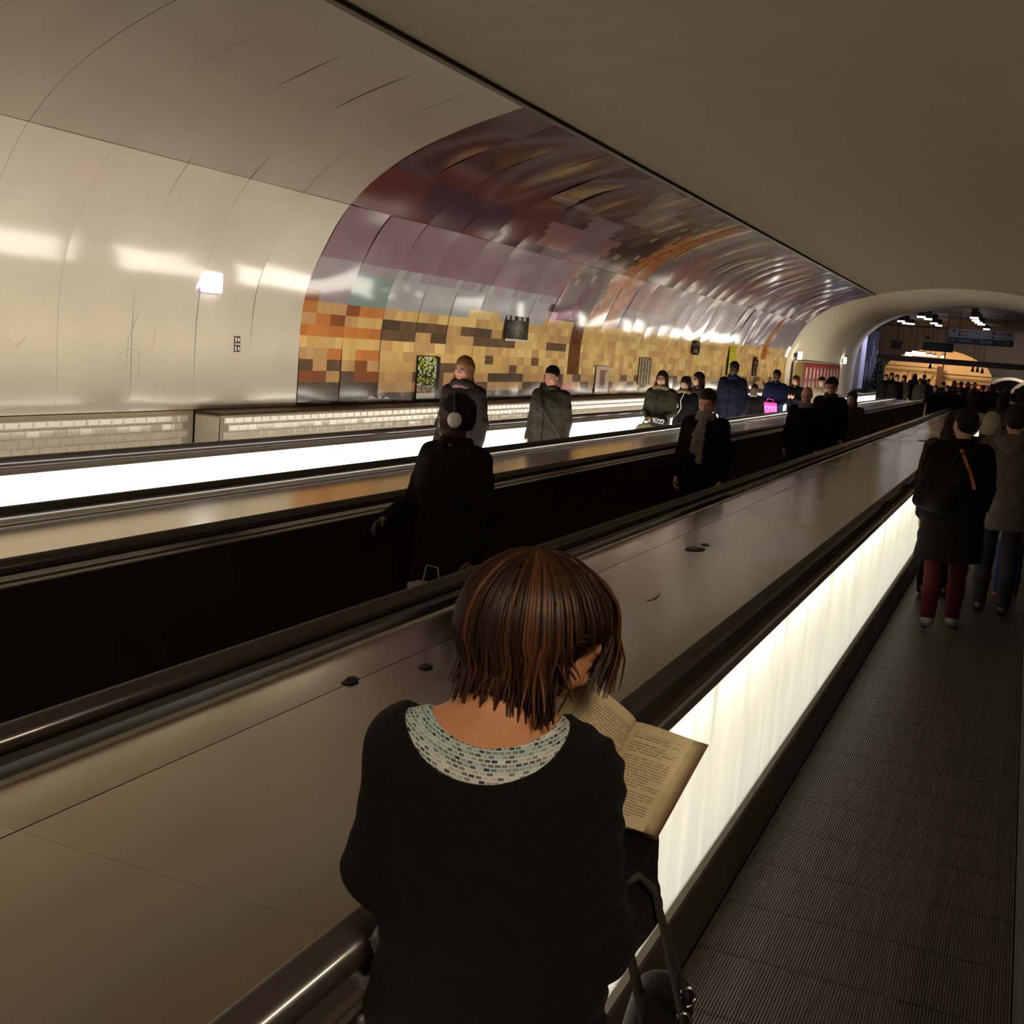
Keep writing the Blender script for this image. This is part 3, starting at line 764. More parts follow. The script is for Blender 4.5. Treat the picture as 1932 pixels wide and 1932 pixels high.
for k, (px, py) in enumerate(((1755, 691), (1835, 697), (1844, 698), (1853, 700))):
    q = at(px, py, 74)
    o = empty('pendant_lamp', tuple(q)); tag(o, ['single dark pendant lamp hanging left of the brown shop pillar', 'dark pendant lamp, left one of the three in a row', 'dark pendant lamp, middle one of the three in a row', 'dark pendant lamp, right one of the three in a row'][k], 'lamp', 'dark pendant lamps')
    MB().lathe([(0.04, 0.16), (0.06, 0.08), (0.10, -0.14)], (0, 0, 0), 12).build('shade', m_black, o)
    MB().tube([(0, 0, 0.1), (0, 0, 5.03 - q[2])], 0.012, 5).build('cord', m_black, o)
m_warm = M('warm_lamp', (1, 0.9, 0.7), 0.4, emit=(1.0, 0.80, 0.5), estr=10)
for k, (px, py, l, h) in enumerate(((1714, 668, .75, .22), (1726, 666.5, .75, .26), (1740, 668, .8, .22), (1754, 670.5, .6, .12), (1764, 672, .4, .1), (1778, 673, .4, .12))):
    q = at(px, py, 76)
    o = empty('shop_lamp', tuple(q)); tag(o, ['first glowing lamp from the left', 'second glowing lamp from the left', 'third glowing lamp from the left', 'fourth, flatter lamp', 'fifth, smallest lamp', 'last lamp on the right'][k] + ' in the row above the grey beam', 'lamp', 'glowing lamps above the beam')
    MB().box((0, 0, 0), (l * .55, 0.2, h), top=(0.8, 1)).build('bulb', m_warm, o, bevel=0.04); MB().box((0, 0.02, h / 2 + 0.03), (l * 0.5, 0.24, 0.06)).build('reflector', m_black, o)
    MB().tube([(0, 0, h / 2), (0, 0, 5 - q[2])], 0.015, 5).build('cord', m_black, o)
shop_l = empty('downlight', (-6.2, 78.6, 4.1)); tag(shop_l, 'warm downlight hidden under the ceiling before the shop front', 'lamp')
MB().lathe([(0.1, 0.1), (0.14, 0.0), (0.13, -0.05)], (0, 0, 0), 12).build('can', m_black, shop_l)
MB().tube([(0, 0, 0.05), (0, 0, 0.93)], 0.02, 6).build('stem', m_black, shop_l)
lamp('shop_light', 'AREA', (0, 0, -0.1), 190, (1.0, 0.68, 0.36), 1.2, rot=(math.radians(35), 0, 0), parent=shop_l)
lamp('shop_light', 'AREA', (3.2, 0.6, -0.9), 75, (1.0, 0.68, 0.36), 1.0, rot=(math.radians(40), 0, 0), parent=shop_l)
hd = empty('downlight', (-5.2, 57.2, 4.72)); tag(hd, 'added cool downlight just past the tunnel mouth, aimed at the lilac pier', 'lamp')
MB().lathe([(0.16, 0.10), (0.2, 0.0), (0.19, -0.06)], (0, 0, 0), 12).build('can', m_black, hd); MB().tube([(0, 0, 0.05), (0, 0, 0.3)], 0.02, 6).build('stem', m_black, hd)
lamp('added_pier_light', 'AREA', (0, 0, -0.1), 150, (0.74, 0.74, 1.0), 0.5, rot=(0, math.radians(50), 0), parent=hd)  # lamp and can are added to brighten the lilac pier

# pale vault openings right of the shop
vo = empty('vaulted_passage', (-0.3, 84, 0)); tag(vo, 'pale vaulted passage mouth right of the orange shop', 'passage')
m_pale = M('pale_vault', (0.45, 0.40, 0.34), 0.6)
for (x0, r, y) in ((-0.9, 1.6, 0.0), (0.7, 1.55, -1.0)):
    pr = [(x0 + r * math.cos(t), 0.9 + r * 0.75 * math.sin(t)) for t in np.linspace(math.pi, 0, 18)] + [(x0 + (r - .25) * math.cos(t), 0.9 + (r - .25) * 0.75 * math.sin(t)) for t in np.linspace(0, math.pi, 18)]
    MB().extr(pr, y, y + 3.0).build('vault_ring', m_pale, vo)
    MB().box((x0, y + 3.05, 1.0), (2 * r, 0.1, 2.0)).build('rear_wall', m_pale, vo)
lamp('passage_light', 'AREA', (-0.2, -1.2, 3.2), 60, (1, 0.93, 0.8), 1.0, rot=(math.radians(55), 0, 0), parent=vo)
# pale lilac lit pier, glass with hanging streaks, fir and planter at the left of the mouth
pr_ = empty('lit_pier', (-7.55, 56.6, 0)); tag(pr_, 'pale lilac lit pier at the left side of the tunnel mouth', 'pier')
MB().box((0.0, 0, 2.2), (0.75, 1.6, 4.4)).build('shaft', M('lilac_plaster', (0.62, 0.60, 0.78), 0.6), pr_, bevel=0.04)
MB().box((0.05, -0.82, 2.75), (0.5, 0.02, 0.05)).build('joint', m_hallwall, pr_)
q = at(1634, 690, 60)
gs = empty('glass_screen', (q[0], 60, 0)); tag(gs, 'tall glass screen with pale vertical streaks beside the lilac pier', 'screen')
MB().box((0, 0, 1.85), (0.9, 0.05, 3.82)).build('pane', M('grey_glass', (0.08, 0.08, 0.11), 0.1), gs)
sk = MB()
for k in range(11): sk.box((-0.4 + 0.08 * k + rng.normal() * .01, -0.05, 1.7 + rng.normal() * .3), (0.022, 0.02, 1.6 + rng.random() * 1.2))
sk.build('streak', M('streak_white', (0.5, 0.5, 0.6), 0.4), gs)
q = at(1652, 745, 59)
ft = empty('fir_tree', (q[0], 59, -0.06)); tag(ft, 'dark fir tree standing before the glass screen', 'tree')
MB().tube([(0, 0, 0), (0, 0, 2.4)], [0.05, 0.02], 8).build('trunk', m_brown, ft)
nd = MB()
for k in range(260):
    z = 0.5 + 2.0 * rng.random(); r = 0.55 * (2.6 - z) / 2.0 * (0.4 + 0.6 * rng.random()) + 0.05; an = rng.random() * 6.28
    nd.box((r * math.cos(an), r * math.sin(an), z), (0.2, 0.06, 0.03), Matrix.Rotation(an, 3, 'Z') @ Matrix.Rotation(0.4, 3, 'Y'))
nd.build('foliage', M('fir_green', (0.02, 0.035, 0.02), 0.7), ft)
pt = empty('planter', (at(1638, 748, 54)[0], 54, 0.0)); tag(pt, 'low planter of green leaves at the end of the far light box', 'planter')
MB().box((0, 0, 0.42), (1.5, 0.5, 0.84)).build('trough', m_brown, pt, bevel=0.02)
lf = MB()
for k in range(240):
    an = rng.random() * 6.28; lf.box((rng.uniform(-.7, .7), rng.uniform(-.22, .22), 0.9 + 0.14 * rng.random()), (0.13, 0.05, 0.012), Matrix.Rotation(an, 3, 'Z') @ Matrix.Rotation(rng.normal() * .6, 3, 'Y'))
lf.build('leaves', M('leaf_green', (0.05, 0.12, 0.02), 0.5, var=0.4, vscale=20), pt)
q = at(1643, 686, 64)
rs = MB().box(tuple(q), (0.45, 0.08, 0.32)).tube([(q[0], q[1], q[2] + 0.1), (q[0], q[1], 5.03)], 0.012, 5).build('red_sign', M('sign_red', (0.45, 0.07, 0.04), 0.5, emit=(1, 0.15, 0.08), estr=0.25)); tag(rs, 'small red sign above the fir tree', 'sign')
q = at(1626, 661, 66)
ws = empty('wall_lamp', tuple(q)); tag(ws, 'orange-white lamp glowing beside the lilac pier', 'lamp')
MB().box((0, 0, 0), (0.55, 0.1, 0.12)).build('tube', m_warm, ws, bevel=0.03); MB().box((0, 0.1, 0.04), (0.6, 0.08, 0.2)).build('bracket', m_black, ws)
# ================================================================== FIGURES: smooth implicit surfaces turned into one mesh each
def rotm(rx=0, ry=0, rz=0):
    return np.array((Matrix.Rotation(rz, 3, 'Z') @ Matrix.Rotation(ry, 3, 'Y') @ Matrix.Rotation(rx, 3, 'X')), np.float32)

class SDF:
    def __init__(s, xf=None):
        s.ops = []; s.xf = xf or (np.eye(3, dtype=np.float32), np.zeros(3, np.float32)); s.cuts = []; s.noise = None
    def at(s, R_, t): s.xf = (np.asarray(R_, np.float32), np.asarray(t, np.float32)); return s
    def home(s): s.xf = (np.eye(3, dtype=np.float32), np.zeros(3, np.float32)); return s
    def P(s, p): return s.xf[0] @ np.asarray(p, np.float32) + s.xf[1]
    def cone(s, a, b, ra, rb, k=0.02, op='u', sq=None):
        a, b = s.P(a), s.P(b); r = max(ra, rb)
        s.ops.append(('c', op, k, np.minimum(a, b) - r, np.maximum(a, b) + r, (a, b, ra, rb, sq))); return s
    def ell(s, c, r, k=0.02, op='u', rot=None):
        c = s.P(c); R_ = s.xf[0] @ (rot if rot is not None else np.eye(3, dtype=np.float32)); m = max(r)
        s.ops.append(('e', op, k, c - m, c + m, (c, np.asarray(r, np.float32), R_))); return s
    def box(s, c, h, rd=0.01, k=0.005, op='u', rot=None):
        c = s.P(c); R_ = s.xf[0] @ (rot if rot is not None else np.eye(3, dtype=np.float32)); m = float(np.linalg.norm(h)) + rd
        s.ops.append(('b', op, k, c - m, c + m, (c, np.asarray(h, np.float32), R_, rd))); return s
    def torus(s, c, R0, r, k=0.01, op='u', rot=None, sy=1.0):
        c = s.P(c); R_ = s.xf[0] @ (rot if rot is not None else np.eye(3, dtype=np.float32)); m = R0 + r
        s.ops.append(('t', op, k, c - m, c + m, (c, R0, r, R_, sy))); return s
    def cut(s, p, n):
        s.cuts.append((s.P(p), s.xf[0] @ (np.asarray(n, np.float32) / np.linalg.norm(n)))); return s
    @staticmethod
    def dist(kind, q, X, Y, Z):
        if kind == 'c':
            a, b, ra, rb, sq = q
            fx, fy, fz = (sq or (1, 1, 1))
            ab = (b - a) * np.array([1 / fx, 1 / fy, 1 / fz], np.float32); L2 = float(ab @ ab) + 1e-9
            px, py, pz = (X - a[0]) / fx, (Y - a[1]) / fy, (Z - a[2]) / fz
            t = np.clip((px * ab[0] + py * ab[1] + pz * ab[2]) / L2, 0, 1)
            d = np.sqrt((px - t * ab[0]) ** 2 + (py - t * ab[1]) ** 2 + (pz - t * ab[2]) ** 2) - (ra + (rb - ra) * t)
            return d * min(fx, fy, fz)
        c, R_ = q[0], q[2] if kind in 'eb' else q[3]
        x, y, z = X - c[0], Y - c[1], Z - c[2]
        u = R_[0, 0] * x + R_[1, 0] * y + R_[2, 0] * z; v = R_[0, 1] * x + R_[1, 1] * y + R_[2, 1] * z; w_ = R_[0, 2] * x + R_[1, 2] * y + R_[2, 2] * z
        if kind == 'e':
            r = q[1]; k0 = np.sqrt((u / r[0]) ** 2 + (v / r[1]) ** 2 + (w_ / r[2]) ** 2); k1 = np.sqrt((u / r[0] ** 2) ** 2 + (v / r[1] ** 2) ** 2 + (w_ / r[2] ** 2) ** 2) + 1e-6
            return k0 * (k0 - 1) / k1
        if kind == 'b':
            h = q[1]; rd = q[3]; qx, qy, qz = np.abs(u) - h[0] + rd, np.abs(v) - h[1] + rd, np.abs(w_) - h[2] + rd
            return np.sqrt(np.maximum(qx, 0) ** 2 + np.maximum(qy, 0) ** 2 + np.maximum(qz, 0) ** 2) + np.minimum(np.maximum(qx, np.maximum(qy, qz)), 0) - rd
        R0, r, sy = q[1], q[2], q[4]
        return (np.sqrt((np.sqrt(u ** 2 + (v / sy) ** 2) - R0) ** 2 + w_ ** 2) - r) * min(1, sy)
    def mesh(s, h):
        us = [o for o in s.ops if o[1] == 'u']
        lo = np.min([o[3] for o in us], 0) - 3 * h; hi = np.max([o[4] for o in us], 0) + 3 * h
        for (p, n) in s.cuts:
            for ax in range(3):
                if n[ax] > 0.999: hi[ax] = min(hi[ax], p[ax] + 3 * h)
                if n[ax] < -0.999: lo[ax] = max(lo[ax], p[ax] - 3 * h)
        N = np.ceil((hi - lo) / h).astype(int) + 1
        F = np.full(N, 0.3, np.float32)
        ax = [(lo[i] + h * np.arange(N[i])).astype(np.float32) for i in range(3)]
        for kind, op, k, bl, bh, q in s.ops:
            pad = k + 3 * h + (0.02 if op == 'u' else 0)
            i0 = np.clip(np.floor((bl - pad - lo) / h).astype(int), 0, N); i1 = np.clip(np.ceil((bh + pad - lo) / h).astype(int) + 1, 0, N)
            if np.any(i1 <= i0): continue
            sl = tuple(slice(a, b) for a, b in zip(i0, i1))
            X = ax[0][sl[0]][:, None, None]; Y = ax[1][sl[1]][None, :, None]; Z = ax[2][sl[2]][None, None, :]
            d = s.dist(kind, q, X, Y, Z); A = F[sl]
            if op == 'u':
                hh = np.maximum(k - np.abs(A - d), 0) / max(k, 1e-6); F[sl] = np.minimum(A, d) - hh * hh * k * 0.25
            else:
                hh = np.maximum(k - np.abs(A + d), 0) / max(k, 1e-6); F[sl] = np.maximum(A, -d) + hh * hh * k * 0.25
        X = ax[0][:, None, None]; Y = ax[1][None, :, None]; Z = ax[2][None, None, :]
        if s.noise is not None: F = F + s.noise(X, Y, Z).astype(np.float32)
        for (p, n) in s.cuts:
            F = np.maximum(F, (X - p[0]) * n[0] + (Y - p[1]) * n[1] + (Z - p[2]) * n[2])
        F[0] = F[-1] = 0.1; F[:, 0] = F[:, -1] = 0.1; F[:, :, 0] = F[:, :, -1] = 0.1
        return surfnet(F, lo, h)

def surfnet(F, lo, h):
    Sg = F < 0
    c = np.zeros(tuple(n - 1 for n in F.shape), np.int8)
    for a in (0, 1):
        for b in (0, 1):
            for d in (0, 1): c += Sg[a:F.shape[0] - 1 + a, b:F.shape[1] - 1 + b, d:F.shape[2] - 1 + d]
    mix = (c > 0) & (c < 8)
    I, J_, K = np.nonzero(mix); idx = np.full(mix.shape, -1, np.int64); idx[mix] = np.arange(len(I))
    pos = np.zeros((len(I), 3), np.float32); cnt = np.zeros(len(I), np.float32)
    cs = [(a, b, d) for a in (0, 1) for b in (0, 1) for d in (0, 1)]
    for p in cs:
        for axx in range(3):
            if p[axx]: continue
            q = list(p); q[axx] = 1
            fa = F[I + p[0], J_ + p[1], K + p[2]]; fb = F[I + q[0], J_ + q[1], K + q[2]]
            m = (fa < 0) != (fb < 0); t = np.where(m, fa / np.where(m, fa - fb, 1), 0)
            for j in range(3): pos[:, j] += m * (p[j] + (t if j == axx else 0))
            cnt += m
    pos = pos / cnt[:, None]
    V = lo + h * (np.stack([I, J_, K], 1) + pos)
    out = []
    for axx in range(3):
        sl0 = [slice(1, -1)] * 3; sl1 = [slice(1, -1)] * 3
        sl0[axx] = slice(0, -1); sl1[axx] = slice(1, None)
        A = Sg[tuple(sl0)]; B = Sg[tuple(sl1)]
        e = np.nonzero(A != B); ins = A[e]
        g = [e[0] + (0 if axx == 0 else 1), e[1] + (0 if axx == 1 else 1), e[2] + (0 if axx == 2 else 1)]
        u, w_ = [(1, 2), (2, 0), (0, 1)][axx]
        def cell(du, dw):
            k = [x.copy() for x in g]; k[u] -= du; k[w_] -= dw; return idx[k[0], k[1], k[2]]
        q = np.stack([cell(1, 1), cell(0, 1), cell(0, 0), cell(1, 0)], 1)
        q[~ins] = q[~ins][:, ::-1]; out.append(q)
    Q = np.vstack(out); Q = Q[(Q >= 0).all(1)]
    return V.astype(np.float32), Q

def relax(V, Q, it=1, lam=0.5):
    a = Q.ravel(); b = np.roll(Q, -1, 1).ravel()
    for _ in range(it):
        s = np.zeros_like(V); n = np.zeros(len(V), np.float32)
        np.add.at(s, a, V[b]); np.add.at(s, b, V[a]); np.add.at(n, a, 1); np.add.at(n, b, 1)
        V = V + lam * (s / np.maximum(n, 1)[:, None] - V)
    return V

def sdf_obj(name, sdf, h, mat, parent, colf=None, it=1):
    V, Q = sdf.mesh(h); V = relax(V, Q, it)
    col = ('POINT', colf(V)) if colf else None
    return mk(name, V, Q, mat, parent, True, col)

# ---- anatomy -------------------------------------------------------
def head_prims(s, fem=0.0, k=0.015):
    """head-local: front +y, up +z, origin at the middle of the head (eye height)"""
    w_ = 1 - 0.05 * fem
    s.ell((0, -0.012, 0.030), (0.074 * w_, 0.094, 0.088), k)
    s.ell((0, 0.022, -0.030), (0.060 * w_, 0.070, 0.085), 0.03)
    s.cone((-0.036 * w_, 0.028, -0.072), (0.036 * w_, 0.028, -0.072), 0.026, 0.026, 0.03)
    s.ell((0, 0.068, -0.098), (0.022, 0.020, 0.018), 0.025)
    s.cone((-0.034, 0.074, 0.020), (0.034, 0.074, 0.020), 0.014, 0.014, 0.02)
    for sx in (-1, 1):
        s.ell((sx * 0.032, 0.094, -0.001), (0.017, 0.014, 0.011), 0.012, 's')
        s.ell((sx * 0.032, 0.076, -0.002), (0.0135, 0.0135, 0.0125), 0.002)
        s.ell((sx * 0.040, 0.062, -0.032), (0.024, 0.024, 0.022), 0.02)
        s.ell((sx * 0.074 * w_, -0.012, -0.012), (0.009, 0.019, 0.031), 0.008)
    s.cone((0, 0.090, 0.004), (0, 0.106, -0.034), 0.008, 0.0125, 0.012)
    for sx in (-1, 1): s.ell((sx * 0.011, 0.096, -0.040), (0.008, 0.010, 0.007), 0.006)
    s.cone((-0.020, 0.086, -0.060), (0.020, 0.086, -0.060), 0.0065, 0.0065, 0.006)
    s.cone((-0.017, 0.085, -0.069), (0.017, 0.085, -0.069), 0.0075, 0.0075, 0.006)
    s.cone((-0.026, 0.096, -0.0645), (0.026, 0.096, -0.0645), 0.0018, 0.0018, 0.003, 's')

def face_colour(skin, R_, t, brow=(0.03, 0.02, 0.015), lip=None):
    skin = np.array(skin, np.float32); lip = np.array(lip if lip else skin * np.array([0.85, 0.55, 0.5]), np.float32); brow = np.array(brow, np.float32)
    def f(V):
        C = np.tile(skin, (len(V), 1)); L = (V - t) @ R_
        m = (np.abs(L[:, 0]) < 0.024) & (L[:, 1] > 0.06) & (np.abs(L[:, 2] + 0.0645) < 0.0105); C[m] = lip
        ch = np.exp(-(((np.abs(L[:, 0]) - 0.045) / 0.02) ** 2 + ((L[:, 2] + 0.035) / 0.02) ** 2)) * (L[:, 1] > 0.03); C = C * (1 - ch[:, None] * np.array([0.0, 0.12, 0.12]))
        e = ((np.abs(L[:, 0]) - 0.032) / 0.013) ** 2 + ((L[:, 2] + 0.002) / 0.0072) ** 2
        m = (e < 1) & (L[:, 1] > 0.06); C[m] = (0.55, 0.52, 0.5)
        e = ((np.abs(L[:, 0]) - 0.032) / 0.0065) ** 2 + ((L[:, 2] + 0.002) / 0.0070) ** 2; m = (e < 1) & (L[:, 1] > 0.06); C[m] = (0.02, 0.012, 0.01)
        e = ((np.abs(L[:, 0]) - 0.032) / 0.021) ** 2 + ((L[:, 2] - 0.019 + 0.12 * np.abs(np.abs(L[:, 0]) - 0.03)) / 0.0045) ** 2; m = (e < 1) & (L[:, 1] > 0.05); C[m] = brow
        e = ((np.abs(L[:, 0]) - 0.032) / 0.015) ** 2 + ((L[:, 2] - 0.006) / 0.0025) ** 2; m = (e < 1) & (L[:, 1] > 0.06); C[m] = brow
        return C
    return f

def hand_prims(s, wrist, d, n, side, curl=0.5, sc=1.0):
    """palm and five fingers; d: along the fingers, n: out of the back of the hand, side: +1 thumb to the right of d seen from the back"""
    d = np.asarray(d, float) / np.linalg.norm(d); n = np.asarray(n, float); n = n - d * (n @ d); n /= np.linalg.norm(n); t = np.cross(d, n) * side
    W = np.asarray(wrist, float); g = lambda a, b, c: W + sc * (a * d + b * t + c * n)
    s.cone(W - 0.03 * d, g(0.012, 0, 0), 0.024 * sc, 0.024 * sc, 0.015)
    for b in (-0.024, -0.008, 0.008, 0.024): s.cone(g(0.01, b * 0.7, 0), g(0.075, b, 0), 0.014 * sc, 0.0115 * sc, 0.012)
    for i, (b, l) in enumerate(((0.027, 0.066), (0.009, 0.074), (-0.009, 0.069), (-0.026, 0.054))):
        c = curl * (1 + 0.12 * i); p = g(0.082, b, 0); a = 0.0
        for j, fr_ in enumerate((0.46, 0.30, 0.24)):
            a += c * (0.8, 1.0, 0.7)[j]; q = p + sc * l * fr_ * (math.cos(a) * d - math.sin(a) * n)
            s.cone(p, q, (0.0092, 0.0084, 0.0078)[j] * sc, (0.0084, 0.0078, 0.0068)[j] * sc, 0.004); p = q
    p = g(0.018, 0.026, -0.004); q = g(0.052, 0.050, -0.016); r_ = g(0.080, 0.056, -0.026 - 0.02 * curl)
    s.cone(p, q, 0.0125 * sc, 0.0105 * sc, 0.010); s.cone(q, r_, 0.0105 * sc, 0.008 * sc, 0.004)

def joined(parts):
    V = []; Q = []; n = 0
    for v, q in parts: V.append(v); Q.append(q + n); n += len(v)
    return np.vstack(V), np.vstack(Q)

SKIN = {'fair': (0.58, 0.34, 0.23), 'rosy': (0.60, 0.30, 0.20), 'tan': (0.40, 0.21, 0.12), 'dark': (0.075, 0.040, 0.025)}
m_skin = M('skin', attr=True, rough=0.5, var=0.06, vscale=60, spec=0.35)
def cloth(name, col=(0.1, 0.1, 0.1), rough=0.9, **kw):
    d_ = dict(var=0.15, vscale=25, bump=0.25, bscale=220, spec=0.12); d_.update(kw)
    return M(name, col, rough, **d_)
m_shoe = M('dark_leather', (0.02, 0.016, 0.014), 0.4)
HAIRM = {}
def hairmat(n, c): return M('hair_' + n, c, 0.6, var=0.5, vscale=30, stretch=(6, 6, 0.7), bump=0.5, bscale=60, spec=0.15)

def person(label, xy, face, h=1.72, coat=None, hem=0.86, wide=1.0, legs=None, skin='fair', hair=None, style='short', yaw=0.0, pitch=0.0,
           arms=('down', 'down'), scarf=None, fur=None, glasses=False, hat=None, collar=True, fem=0.0, walk=0.0, h_=0.011, shoe=None, group=None, zip_=None, hood=None, tails=None, z0=0.0, lean=0.0, bare=False):
    s_ = h / 1.75
    root = empty('person', (xy[0], xy[1], z0), math.radians(face)); tag(root, label, 'person', group)
    root.scale = (s_, s_, s_)
    ln = lambda z: lean * max(0, z - 0.9)
    Rh = rotm(-pitch, 0, -yaw); th = np.array([0, 0.028 + ln(1.62), 1.632], np.float32)
    b = SDF()
    b.ell((0, 0, 0.96), (0.155, 0.105, 0.12), 0.04); b.ell((0, ln(1.15), 1.13), (0.142, 0.10, 0.17), 0.05); b.ell((0, ln(1.3), 1.31), (0.165, 0.112, 0.15), 0.05)
    b.cone((-0.15, ln(1.42), 1.425), (0.15, ln(1.42), 1.425), 0.05, 0.05, 0.04); b.cone((0, -0.012 + ln(1.44), 1.42), (0, 0.008 + ln(1.55), 1.56), 0.060, 0.053, 0.03)
    feet = []
    for sx in (-1, 1):
        st = walk * sx
        kn = (sx * 0.092, 0.02 + st * 0.16, 0.50 + max(0, -st) * 0.02); an = (sx * 0.095, -0.02 + st * 0.30 - max(0, -st) * 0.10, 0.085 + max(0, -st) * 0.10)
        b.cone((sx * 0.085, 0, 0.90), kn, 0.082, 0.054, 0.03); b.cone(kn, (an[0], an[1] - 0.015, an[2] + 0.2), 0.052, 0.050, 0.03); b.cone((an[0], an[1] - 0.012, an[2] + 0.2), an, 0.048, 0.036, 0.02)
        toe = (an[0] + sx * 0.015, an[1] + 0.14, 0.032 + (0.0 if st >= 0 else 0.01)); b.cone((an[0], an[1] - 0.03, an[2] - 0.045), toe, 0.034, 0.028, 0.02); feet.append((kn, an, toe))
    A = []
    for sx, am in zip((-1, 1), arms):
        sh = (sx * 0.178, ln(1.41), 1.405)
        if am == 'down': el, wr, d, n, cu = (sx * 0.225, -0.02, 1.12), (sx * 0.235, 0.06, 0.88), (0, 0.25, -1), (sx, 0.2, 0), 0.45
        elif am == 'swing': el, wr, d, n, cu = (sx * 0.225, 0.06, 1.13), (sx * 0.22, 0.25, 0.96), (0, 0.7, -0.7), (sx, 0.2, 0.2), 0.6
        elif am == 'phone': el, wr, d, n, cu = (sx * 0.215, 0.03, 1.13), (sx * 0.075, 0.23, 1.19), (-sx * 0.5, 0.6, 0.5), (sx * 0.6, 0.3, -0.7), 0.7
        elif am == 'front': el, wr, d, n, cu = (sx * 0.225, 0.0, 1.12), (sx * 0.09, 0.24, 1.0), (-sx * 0.6, 0.6, -0.3), (sx * .5, 0.6, 0.5), 0.9
        elif am == 'pocket': el, wr, d, n, cu = (sx * 0.265, -0.07, 1.14), (sx * 0.2, 0.08, 0.97), (-sx * 0.4, 0.7, -0.5), (sx, 0.2, 0), 0.5
        else: el, wr, d, n, cu = am
        A.append((sh, el, wr, d, n, cu))
        b.cone(sh, el, 0.050, 0.040, 0.03); b.cone(el, wr, 0.040, 0.026, 0.02)
    b.at(Rh, th); head_prims(b, fem); b.home()
    V, Q = b.mesh(h_); V = relax(V, Q, 1, 0.35); parts = [(V, Q)]
    if h_ < 0.016:
        for sx, (sh, el, wr, d, n, cu) in zip((-1, 1), A):
            hs = SDF(); hand_prims(hs, wr, d, n, -sx, cu); v, q = hs.mesh(0.0055); parts.append((v, q))
    V, Q = joined(parts)
    hc = hair or (0.03, 0.018, 0.012)
    mk('body', V, Q, m_skin, root, True, ('POINT', face_colour(SKIN[skin], Rh, th, brow=tuple(min(x, 0.05) for x in hc))(V)))
    # trousers and shoes
    lg = legs or cloth('black_trousers', (0.012, 0.011, 0.012))
    t = SDF(); t.ell((0, 0, 0.95), (0.165, 0.115, 0.12), 0.03)
    for sx, (kn, an, toe) in zip((-1, 1), feet):
        cf = (an[0], an[1] - 0.014, an[2] + 0.2); t.cone((sx * 0.085, 0, 0.90), kn, 0.093, 0.070, 0.02); t.cone(kn, cf, 0.070, 0.066, 0.03); t.cone(cf, (an[0], an[1] - .01, an[2] + 0.01), 0.066, 0.056, 0.03)
    t.noise = lambda X, Y, Z: 0.003 * np.sin(Z * 60 + X * 30) * np.sin(Y * 40)
    t.cut((0, 0, 1.05), (0, 0, 1)); sdf_obj('trousers', t, max(h_, 0.012), lg, root)
    for sx, (kn, an, toe) in zip((-1, 1), feet):
        q = SDF(); q.cone((an[0], an[1] - 0.03, an[2] - 0.045), toe, 0.043, 0.038, 0.02); q.cone((an[0], an[1] - 0.01, an[2] - 0.03), (an[0], an[1] - 0.01, an[2] + 0.03), 0.046, 0.05, 0.03)
        if sx * walk >= 0: q.cut((0, 0, 0.0), (0, 0, -1))
        sdf_obj('shoe', q, max(h_, 0.010), shoe or m_shoe, root)
    # coat
    if coat is not None:
        c = SDF(); W_ = wide
        for sx, (sh, el, wr, d, n, cu) in zip((-1, 1), A):
            wv = np.array(wr) - 0.012 * np.array(d) / np.linalg.norm(d)
            c.cone(sh, el, 0.070, 0.060, 0.035); c.cone(el, wv, 0.060, 0.047, 0.03)
        c.ell((0, ln(1.3), 1.28), (0.192 * W_, 0.145 * W_, 0.19), 0.05)
        c.cone((-0.135, ln(1.4), 1.415), (0.135, ln(1.4), 1.415), 0.068, 0.068, 0.05)
        c.cone((0, ln(1.25), 1.25), (0, 0.0, 1.02), 0.178 * W_, 0.172 * W_, 0.05, sq=(1, 0.74, 1)); c.cone((0, 0, 1.02), (0, 0.01, hem - 0.12), 0.172 * W_, 0.205 * W_, 0.04, sq=(1, 0.76, 1))
        if collar: c.torus((0, 0.0 + ln(1.48), 1.492), 0.070, 0.022, 0.02, rot=rotm(0.25, 0, 0), sy=1.0); c.torus((0, 0.0 + ln(1.5), 1.508), 0.072, 0.019, 0.02, rot=rotm(0.12, 0, 0), sy=1.0)
        c.cone((0, 0.03 + ln(1.5), 1.525), (0, 0.05 + ln(1.6), 1.64), 0.055, 0.080, 0.01, 's')
        c.box((0.015, 0.26, 1.0), (0.0035, 0.2, 0.36), 0.001, 0.006, 's')
        ph = rng.uniform(0, 6, 4)
        c.noise = lambda X, Y, Z: 0.0035 * np.sin(Z * 38 + 14 * X + ph[0]) * np.cos(X * 22 + Y * 18 + ph[1]) + 0.0025 * np.sin(Z * 75 - 30 * X + ph[2]) * np.sin(Y * 30 + X * 17 + ph[3])
        c.cut((0, 0, hem), (0, 0, -1)); sdf_obj('coat', c, h_, coat, root)
        if zip_:
            z = MB()
            for k in range(4):
                zz = 1.36 - 0.13 * k
                z.ell = None; z.lathe([(0.012, -0.004), (0.012, 0.004)], (0.035, 0.135 * W_ + 0.012 + ln(zz), zz), 10)
            tag(z.build('buttons', zip_, root), kind='stuff')
    # hair, hats, hoods
    gm = hat or hood
